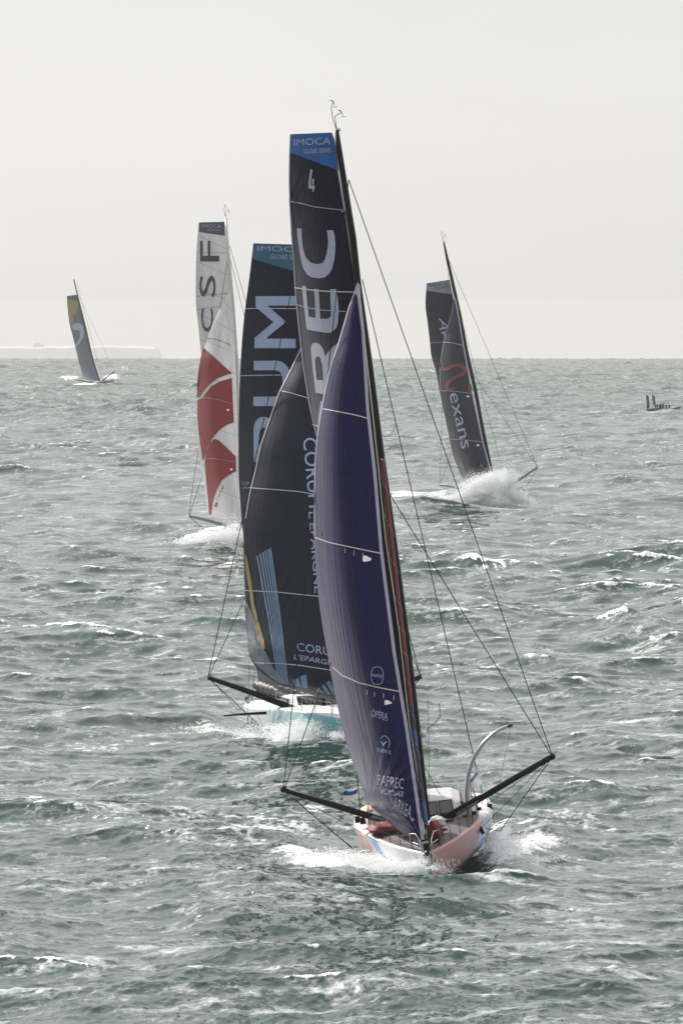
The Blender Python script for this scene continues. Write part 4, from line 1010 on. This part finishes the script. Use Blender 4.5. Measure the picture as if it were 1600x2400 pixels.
# ------------------------------------------------------------------ third yacht: red and white sails
Ct = Boat('racing_yacht', 563, 640.0, heel=-3.0, pitch=-1.5, yaw=16, group=GROUP,
          label='racing yacht with a red and white headsail, left of the black sails')
def liveryC(x, y, z, u): return (.30, .03, .04) if (z < .4 or (math.sin(y * 1.2) > .7 and z < 1.0)) else (.7, .7, .72)
make_hull(Ct, liveryC, M['hull'], M['deck_w'])
CC = crop(430, 480, 2.868)
q = [Ct.P(x, y, 0) for x, y in ((529.5, 513), (536, 610), (545, 720), (553, 840), (558.5, 1020), (563, 1235))]
MB().tube(q, [.1, .16, .2, .22, .22, .22], 10, [.2, .3, .34, .36, .36, .36]).build('mast', mat('pale_mast', (.5, .5, .52), .4), Ct.o, True)
mast_top(Ct, 529.5, 513, 0, 1.1)
mainC = Sail(Ct, 'mainsail', [(466, 522), (461, 582), (459, 663), (459.5, 714), (464, 755), (470, 816), (480, 900), (495, 1050), (515, 1200)], [(526, 520), (532, 592), (541, 690), (550, 830), (556, 1020), (561, 1205)],
             (522, 520), (1195, 1205), [(520, .4), (1205, .4)], [(520, 2), (800, 4.6), (1205, 8)], M['cream'], 1.6, nu=40, nv=110)
mainC.poly('head_panel', [CC((106, 118), (278, 114), (278, 208), (104, 182))], M['slate'], off=.05)
mainC.text('lettering', 'IMOCA', CC((124, 152))[0], (45, 1), (0, -7.5), M['letter'], off=.09)
mainC.text('lettering', 'GLOBE SERIES', CC((160, 174))[0], (32, 1), (0, -4), M['letter'], off=.09)
for t, p0, a, b in (('F', (240, 380), (-1, -138), (-128, 0)), ('S', (215, 618), (0, -145), (-108, 0)), ('C', (196, 858), (2, -158), (-78, -6))):
    p0 = CC(p0)[0]; mainC.text('lettering', t, p0, (a[0] / 2.868, a[1] / 2.868), (b[0] / 2.868, b[1] / 2.868), M['letter_d'], off=.09)
mainC.lines('batten', [CC((90, 318), (200, 320), (285, 322))], 1.0, M['pale'], off=.09); mainC.lines('batten', [CC((90, 615), (200, 602), (305, 595))], 1.0, M['bundle'], off=.09); mainC.lines('batten', [CC((85, 708), (160, 692), (250, 683))], .9, M['pale'], off=.09)
jibC = Sail(Ct, 'headsail', [(540, 679), (520, 714), (500, 755), (482, 806), (471, 837), (464, 898), (461, 959), (462, 1020), (469, 1082), (480, 1143), (489, 1212)], [(542, 679), (549, 776), (554, 898), (558, 1020), (561, 1122), (565, 1218)],
            (679, 679), (1212, 1216), [(679, -.5), (1216, -6.6)], [(679, .1), (850, 3.2), (1050, 5), (1216, 6)], M['cream'], 2.1, wr=[(562, 1214, 50, .05, 20, 0)], nu=40, nv=120)
rk = dict(off=.06, step=9)
jibC.poly('red_panel', [CC((135, 960), (230, 1045), (327, 1132), (280, 1145), (225, 1168), (170, 1212), (130, 1258), (106, 1296), (91, 1290), (92, 1200), (100, 1120), (115, 1030))], M['red'], **rk)
jibC.poly('red_panel', [CC((124, 1302), (145, 1270), (185, 1222), (240, 1188), (326, 1163), (330, 1300), (338, 1462), (290, 1478), (240, 1512), (195, 1570), (160, 1630), (140, 1700), (128, 1720), (112, 1600), (98, 1500), (92, 1400), (93, 1310))], M['red'], **rk)
jibC.poly('red_panel', [CC((210, 1572), (240, 1585), (300, 1640), (352, 1692), (354, 1790), (305, 1815), (260, 1850), (225, 1910), (200, 1985), (185, 2085), (172, 2085), (165, 1980), (152, 1850), (142, 1740), (152, 1660), (180, 1600))], M['red'], **rk)
for pts in (CC((155, 898), (200, 900), (250, 912), (322, 945)),): jibC.lines('batten', [pts], 1.2, M['letter_d'], off=.1)
for pts in (CC((90, 1297), (160, 1298), (230, 1308), (340, 1342)), CC((130, 1705), (200, 1705), (270, 1715), (360, 1732))): jibC.lines('batten', [pts], .9, M['pale'], off=.1)
jibC.text('lettering', 'MACSF', CC((230, 1985))[0], (16, -33), (-4.5, -2.2), M['letter_d'], off=.09)
jibC.lines('emblem', [CC((212, 2030), (225, 2000))], 5, M['red'], off=.09)
for p in ((300, 1380), (322, 1780)): jibC.poly('reef_patch', [CC((p[0] - 9, p[1] - 6), (p[0] + 6, p[1] - 8), (p[0] + 9, p[1] + 2), (p[0] - 6, p[1] + 7))], M['white'], off=.1)
st = [Ct.P(545 + 16 * t, 830 + 375 * t, -.6 - 4.5 * t) for t in np.linspace(0, 1, 40)]
fc = MB().tube(st, .12, 8).build('furled_staysail', M['furl'], Ct.o, True)
ca = fc.data.color_attributes.new('livery', 'FLOAT_COLOR', 'POINT')
ca.data.foreach_set('color', np.array([(*((.28, .04, .05) if math.sin(i // 8 * .45) > -.3 else (.5, .5, .52)), 1) for i in range(len(fc.data.vertices))]).ravel())
mg = mat('grey_spar', (.16, .16, .18), .4)
taper(Ct, 'outrigger', [(443, 1209, .6), (480, 1218, .3), (536, 1234, 0), (560, 1242, 0)], .12, .2, mg); taper(Ct, 'outrigger', [(685, 1200, .6), (600, 1228, .2), (566, 1240, 0)], .12, .2, mg)
rig(Ct, [(443, 1208, .6), (452, 1140, .5), (536, 590, 0)], .03); rig(Ct, [(444, 1208, .6), (553, 870, 0)], .03); rig(Ct, [(443, 1210, .6), (494, 1255, 0)], .035)
rig(Ct, [(685, 1199, .6), (538, 600, 0)], .03); rig(Ct, [(538, 575, 0), (600, 790, 2), (690, 1230, 8)], .03, 'backstay')
stanchions(Ct, [-6.6, -4.4, -2, .5, 3], -1, M['rope']); stanchions(Ct, [-6.6, -4.4, -2, .5, 3], 1, M['rope'])
coachroof(Ct, .9, 5.6, 1.5, .35, M['white'], M['glass'])

# ------------------------------------------------------------------ fourth yacht: charcoal sails, bursting through a wave
Dt = Boat('racing_yacht', 1168, 790.0, heel=-8.5, pitch=1.0, yaw=-3, group=GROUP,
          label='charcoal sailed racing yacht with a red squiggle, throwing white spray at the right')
make_hull(Dt, lambda x, y, z, u: (.035, .035, .045), M['hull'], M['deck_g'])
CD = crop(960, 530, 3.409)
q = [Dt.P(x, y, 0) for x, y in CD((270, 130), (300, 270), (345, 470), (400, 720), (452, 1000), (520, 1300), (592, 1680), (650, 1960), (690, 2120))]
MB().tube(q, [.1, .17, .2] + [.21] * 6, 10, [.2, .3, .34] + [.36] * 6).build('mast', M['carbon'], Dt.o, True)
mast_top(Dt, 1039, 568, 0, 1.1)
mainD = Sail(Dt, 'mainsail', CD((133, 455), (125, 640), (145, 800), (160, 930), (170, 1030), (205, 1150), (235, 1310), (270, 1480), (315, 1690), (345, 1830), (395, 1960), (450, 2080)),
             CD((318, 430), (345, 560), (372, 700), (428, 950), (498, 1330), (585, 1720), (650, 1980), (676, 2100)), CD((0, 457), (0, 428))[0][1:] + CD((0, 428))[0][1:], CD((0, 2080))[0][1:] + CD((0, 2100))[0][1:],
             [(655, .4), (1146, .4)], [(655, 2), (850, 4.4), (1146, 8)], M['grey'], 1.7, nu=40, nv=110)
mainD.poly('head_panel', [CD((134, 460), (318, 433), (342, 545), (131, 516))], M['pale'], off=.06)
mainD.text('lettering', 'IMOCA', CD((150, 484))[0], (44, -3), (-.5, -7), M['letter_d'], off=.1)
mainD.text('lettering', 'GLOBE SERIES', CD((198, 502))[0], (30, -2), (0, -4), M['letter_d'], off=.1)
jibD = Sail(Dt, 'headsail', CD((358, 560), (330, 700), (300, 800), (275, 890), (255, 1000), (243, 1100), (238, 1200), (242, 1310), (265, 1450), (300, 1620), (330, 1760), (370, 1880), (420, 2000), (462, 2085)),
            CD((364, 560), (388, 700), (432, 950), (502, 1330), (588, 1720), (656, 1980), (682, 2085)), CD((0, 560))[0][1:] * 2, CD((0, 2085))[0][1:] * 2, [(694, -.5), (1142, -6.6)], [(694, .1), (800, 2.4), (950, 4.4), (1142, 6)], M['grey'], 2.2,
            wr=[(1096, 1142, 60, .06, 22, 0)], nu=40, nv=120)
jibD.lines('leech_tape', [CD((356, 570), (331, 700), (301, 800), (277, 890), (257, 1000), (245, 1100), (240, 1200), (244, 1310))], 1.0, M['tape'], off=.08)
jibD.lines('luff_tape', [CD((362, 580), (384, 700), (427, 950), (496, 1330), (581, 1720), (650, 1980))], 3.2, M['tape'], off=.07)
for s_, pts in ((mainD, CD((162, 932), (265, 926))), (jibD, CD((266, 927), (330, 930), (422, 952))), (jibD, CD((240, 1315), (350, 1318), (500, 1338))), (jibD, CD((318, 1700), (450, 1710), (586, 1725)))): s_.lines('batten', [pts], 1.2, M['tape'], off=.1)
mainD.text('lettering', 'A', CD((232, 732))[0], (1.2, 29), (22, 8), M['letter'], off=.1)
mainD.poly('lettering', [CD((245, 850), (285, 838), (280, 890), (272, 868))], M['letter'], off=.1)
sq = [(245, 1095), (262, 1140), (300, 1138), (340, 1115), (400, 1112), (440, 1140), (425, 1180), (370, 1205), (310, 1245), (292, 1280), (305, 1305), (350, 1290), (410, 1265), (460, 1262), (482, 1290), (470, 1320)]
sqs = list(zip(interp([(i, p[0]) for i, p in enumerate(sq)], np.linspace(0, len(sq) - 1, 70)), interp([(i, p[1]) for i, p in enumerate(sq)], np.linspace(0, len(sq) - 1, 70))))
jibD.poly('emblem', [strip_loop(CD(*[(float(a), float(b)) for a, b in sqs]), 8)], M['redmark'], off=.1)
jibD.text('lettering', 'exans', CD((312, 1340))[0], (30, 130), (17.5, -4.5), M['letter'], off=.1)
for p in ((463, 1360), (543, 1750)): jibD.poly('reef_patch', [CD((p[0] - 10, p[1] - 7), (p[0] + 12, p[1] - 3), (p[0] + 10, p[1] + 6), (p[0] - 9, p[1] + 7))], M['white'], off=.1)
taper(Dt, 'outrigger', [(1259, 1095, .6), (1205, 1131, .2), (1168, 1156, 0)], .13, .2, mg); taper(Dt, 'outrigger', [(1030, 1136, .6), (1074, 1144, .3), (1160, 1160, 0)], .13, .2, mg)
rig(Dt, [(1259, 1095, .6), (1051, 609, 0)], .03); rig(Dt, [(1259, 1095, .6), (1107, 876, 0)], .028); rig(Dt, [(1180, 1112, 8), (1068, 700, .3)], .026, 'backstay'); rig(Dt, [(1030, 1136, .6), (1036, 960, .4), (1050, 640, 0)], .024); rig(Dt, [(1031, 1136, .6), (1110, 900, 0)], .022)
rig(Dt, [(1259, 1097, .6), (1220, 1160, 0)], .03); rig(Dt, [(1030, 1138, .6), (1094, 1172, 0)], .03)
taper(Dt, 'foil', [(1259, 1188, .6), (1232, 1176, .7), (1214, 1168, .8)], .08, .12, M['carbon'])
MB().box(Dt.P(1150, 1098, 0), (.5, .4, .35)).build('radar_dome', M['white'], Dt.o)
MB().box(Dt.P(1167, 1149, -6.5), (.55, .6, .5)).box(Dt.P(1171, 1147, -6.5), (.2, .3, .7)).build('furler_drum', M['carbon'], Dt.o)
coachroof(Dt, .9, 5.6, 1.5, .8, M['carbon'], M['glass']); stanchions(Dt, [-6.6, -4.4, -2, .5, 3, 6], 1, M['rope'])

# ------------------------------------------------------------------ fifth yacht, far off: blue and yellow sail
Et = Boat('racing_yacht', 238, 2230.0, heel=-9.5, pitch=0, yaw=-8, group=GROUP, label='farthest racing yacht at the left, slate blue sail with a yellow top')
make_hull(Et, lambda x, y, z, u: (.09, .09, .12), M['hull'], M['deck_g'])
CE = crop(0, 630, 3.92)
q = [Et.P(x, y, 0) for x, y in CE((680, 95), (715, 245), (770, 500), (830, 740), (880, 920), (922, 1045))]
MB().tube(q, [.2, .22, .24, .24, .24, .24], 8, .4).build('mast', M['carbon'], Et.o, True)
mainE = Sail(Et, 'mainsail', CE((617, 250), (620, 330), (626, 390), (640, 500), (670, 620), (690, 700), (720, 830), (750, 940), (772, 1015)), CE((718, 236), (760, 400), (800, 560), (840, 740), (880, 900), (915, 1035)),
             CE((0, 250))[0][1:] + CE((0, 236))[0][1:], CE((0, 1010))[0][1:] + CE((0, 1032))[0][1:], [(690, .4), (895, .4)], [(690, 2), (895, 8)], M['far'], 1.7, nu=30, nv=60)
mainE.poly('head_panel', [CE((618, 252), (716, 238), (728, 290), (622, 278))], M['slate'], off=.15, step=6)
mainE.poly('yellow_panel', [CE((622, 282), (725, 292), (712, 380), (695, 425), (668, 428), (680, 480), (668, 545), (655, 545), (640, 480), (630, 400))], M['yellow'], off=.15, step=6)
mainE.poly('emblem', [CE((662, 530), (690, 500), (730, 496), (765, 525), (775, 580), (765, 630), (735, 680), (700, 722), (690, 718), (692, 700), (720, 660), (738, 610), (738, 575), (715, 562), (678, 568))], M['letter'], off=.2, step=6)
taper(Et, 'outrigger', [(269, 871, .6), (255, 880, .3), (241, 892, 0)], .16, .22, M['carbon']); taper(Et, 'outrigger', [(176, 890, .6), (200, 894, .3), (230, 900, 0)], .16, .22, M['carbon'])
rig(Et, [(269, 871, .6), (184, 690, 0)], .04); rig(Et, [(181, 662, 0), (190, 700, 1), (236, 870, 8)], .05, 'backstay')

# ------------------------------------------------------------------ launches far off
Ft = Boat('support_boat', 1553, 1560.0, yaw=80, label='dark inflatable boat full of people with two upright banners, right edge of the sea', cat='boat')
hp_ = MB()
for s in (-1, 1): hp_.tube([(s * 1.0, 3.6, .45), (s * 1.1, 0, .45), (s * 1.0, -2.4, .55), (s * .35, -3.7, .85), (0, -3.9, .95)], [.3, .32, .32, .28, .24], 10)
hp_.build('float_tube', M['jacket'], Ft.o, True)
MB().loft([[(-.95, 3.4, .5), (0, 3.4, -.1), (.95, 3.4, .5)], [(-.95, -2.2, .5), (0, -2.2, -.1), (.95, -2.2, .5)], [(-.2, -3.6, .8), (0, -3.6, .5), (.2, -3.6, .8)]]).build('hull', M['carbon'], Ft.o)
MB().box((0, .4, 1.0), (.8, 1.1, 1.3)).box((0, .0, 1.75), (.7, .1, .4)).build('console', M['carbon'], Ft.o)
MB().box((0, 3.5, 1.0), (.5, .5, 1.1), (.1, 0, 0)).build('outboard_motor', M['carbon'], Ft.o)
for k, y in enumerate((2.35, 3.75)):
    bn = MB(); v = []; n = 12
    for i in range(n + 1):
        t = i / n; z = 1.5 + 2.35 * t; w_ = .62 * (1 if t < .8 else math.sqrt(max(0, 1 - ((t - .8) / .2) ** 2)) * .9 + .05)
        v.append([(-.03, y + .22 * t, z), (.03, y + .22 * t, z), (.03, y + .22 * t - w_, z), (-.03, y + .22 * t - w_, z)])
    b_ = bn.loft(v).build('banner', mat('banner_red' if k == 0 else 'banner_dark', (.16, .05, .07) if k == 0 else (.06, .05, .06), .7), Ft.o)
    MB().tube([(0, y, .5), (0, y, 1.5), (0, y + .24, 3.9)], .03, 6).build('pole', M['carbon'], b_)
GP = 'people riding the dark inflatable boat'
for k, (lx, ly) in enumerate(((-.5, 1.7), (.5, 1.4), (-.45, .2), (.45, -.6), (-.3, -1.4))):
    wp = Ft.M @ Vector((lx, ly, .15))
    person('person', 'dark clad person riding in the inflatable boat with the two banners', wp, 1.6, M['orange'] if k == 2 else M['jacket'], group=GP)
def launch(name, px, D, label, m1, m2, sc=1.0):
    Bx = Boat(name, px, D, yaw=25, label=label, cat='boat'); Bx.o.scale = (sc, sc, sc)
    MB().loft([[(-1.3, 3.2, 1.0), (-1.1, 3.2, .1), (0, 3.2, -.3), (1.1, 3.2, .1), (1.3, 3.2, 1.0)], [(-1.4, -.5, 1.1), (-1.2, -.5, .1), (0, -.5, -.4), (1.2, -.5, .1), (1.4, -.5, 1.1)], [(-.9, -2.8, 1.4), (-.5, -2.8, .5), (0, -2.8, 0), (.5, -2.8, .5), (.9, -2.8, 1.4)], [(-.1, -4, 1.6), (-.05, -4, 1.2), (0, -4, .9), (.05, -4, 1.2), (.1, -4, 1.6)]]).build('hull', m1, Bx.o)
    MB().loft([[(-.9, -1.2, 1.0), (.9, -1.2, 1.0), (.8, -.6, 2.3), (-.8, -.6, 2.3)], [(-.9, 1.4, 1.0), (.9, 1.4, 1.0), (.8, 1.3, 2.4), (-.8, 1.3, 2.4)]]).build('cabin', m2, Bx.o)
    MB().tube([(0, .6, 2.4), (0, .6, 4.0)], .05, 6).build('mast', M['carbon'], Bx.o)
launch('motor_launch', 292, 3150.0, 'tiny grey motor launch to the right of the farthest yacht, near the horizon', mg, M['white'], .7)
launch('motor_launch', 1012, 3050.0, 'tiny red motor launch near the horizon, beside the left edge of the charcoal sail', M['redmark'], M['redmark'], .4)

# ------------------------------------------------------------------ spray: loose drops and shreds of water thrown up by the bows
spray_m = bpy.data.materials.new('spray_water'); spray_m.use_nodes = True
_n = spray_m.node_tree.nodes; _l = spray_m.node_tree.links; _p = _n['Principled BSDF']; _p.inputs['Base Color'].default_value = (.93, .94, .95, 1); _p.inputs['Roughness'].default_value = .5
_t = _n.new('ShaderNodeBsdfTranslucent'); _t.inputs[0].default_value = (.95, .96, .97, 1); _m = _n.new('ShaderNodeMixShader'); _m.inputs[0].default_value = .65
_nz = _n.new('ShaderNodeTexNoise'); _nz.inputs['Scale'].default_value = 2.0; _l.new(_nz.outputs['Fac'], _p.inputs['Roughness'])
_l.new(_p.outputs[0], _m.inputs[1]); _l.new(_t.outputs[0], _m.inputs[2]); _l.new(_m.outputs[0], _n['Material Output'].inputs[0])
MULT = {1: 4, 2: 4, 3: 5, 4: 9, 5: 2}
def spray(name, puffs, rmin, rmax, seed):
    """puffs: (px, py, distance, half width px, half height px, half depth m, number of drops)"""
    rng = np.random.default_rng(seed); P_ = []; R_a = []
    for (x, y, D, rx, ry, rz, n) in puffs:
        n = int(n * MULT[seed]); sub = max(1, n // 150); c = rng.normal(0, .55, (sub, 3)); k = rng.integers(0, sub, n)
        g = c[k] + rng.normal(0, 1, (n, 3)) * rng.uniform(.12, .55, sub)[k][:, None]
        dpt = D + g[:, 1] * rz
        P_.append(np.stack([(x + g[:, 0] * rx - 800) / F * dpt, dpt, H - (y - g[:, 2] * ry - EYE) / F * dpt - 0], 1))
        R_a.append(rmin + (rmax - rmin) * rng.random(n) ** 2.5)
    P_ = np.concatenate(P_); Ra = np.concatenate(R_a); n = len(P_)
    base = np.array([(1, 1, 1), (-1, -1, 1), (-1, 1, -1), (1, -1, -1)]) / 1.4
    rot = rng.normal(0, 1, (n, 3, 3)); rot, _ = np.linalg.qr(rot)
    V = (np.einsum('nij,kj->nki', rot, base) * Ra[:, None, None] * rng.uniform(.6, 1.5, (n, 1, 3)) + P_[:, None, :]).reshape(-1, 3)
    fb = np.array([(0, 1, 2), (0, 3, 1), (0, 2, 3), (1, 3, 2)])
    Fc = (fb[None] + 4 * np.arange(n)[:, None, None]).reshape(-1, 3)
    me = bpy.data.meshes.new(name); me.from_pydata(V.tolist(), [], Fc.tolist()); me.update(); me.materials.append(spray_m)
    o = bpy.data.objects.new(name, me); COL.objects.link(o); tag(o, kind='stuff'); return o
spray('spray', [(980, 2030, 266.5, 28, 20, 1.0, 1000), (930, 2035, 267, 55, 14, 1.5, 1500), (865, 2015, 270, 60, 12, 2, 1700), (770, 2012, 272, 70, 14, 2, 1600), (700, 2012, 273, 40, 9, 2, 600),
                (1020, 2035, 266.5, 30, 10, 1, 250), (1195, 1985, 276, 55, 20, 2, 1800), (1270, 1985, 278, 45, 12, 2, 900), (1225, 2015, 274, 60, 8, 2, 600)], .006, .026, 1)
spray('spray', [(700, 1716, 350, 75, 15, 2, 3200), (740, 1702, 350, 34, 14, 1.5, 1500), (600, 1726, 353, 60, 7, 2, 900), (540, 1720, 357, 45, 10, 2, 600), (470, 1712, 358, 50, 8, 2, 350), (800, 1722, 347, 30, 8, 1, 500), (1490, 1474, 442, 16, 12, 1, 150)], .008, .032, 2)
spray('spray', [(520, 1262, 632, 45, 16, 2, 3200), (470, 1272, 632, 45, 10, 2, 1600), (430, 1280, 630, 40, 6, 2, 500), (550, 1255, 632, 25, 22, 2, 900)], .012, .05, 3)
spray('spray', [(1120, 1150, 776, 30, 22, 2, 5200), (1100, 1168, 776, 34, 14, 2, 2600), (1138, 1132, 777, 16, 16, 1.5, 1500), (1185, 1138, 779, 18, 26, 2, 3200), (1205, 1165, 779, 22, 14, 2, 1800), (1222, 1176, 779, 22, 7, 2, 600), (1160, 1120, 780, 12, 12, 1, 500), (1040, 1172, 776, 40, 8, 2, 800), (1165, 1180, 777, 30, 5, 1, 500)], .012, .04, 4)
spray('spray', [(196, 904, 2205, 8, 2, 2, 350), (158, 889, 2235, 8, 2, 2, 350), (262, 888, 2235, 9, 2, 2, 300), (293, 867, 3140, 3, 1.5, 2, 90)], .06, .2, 5)
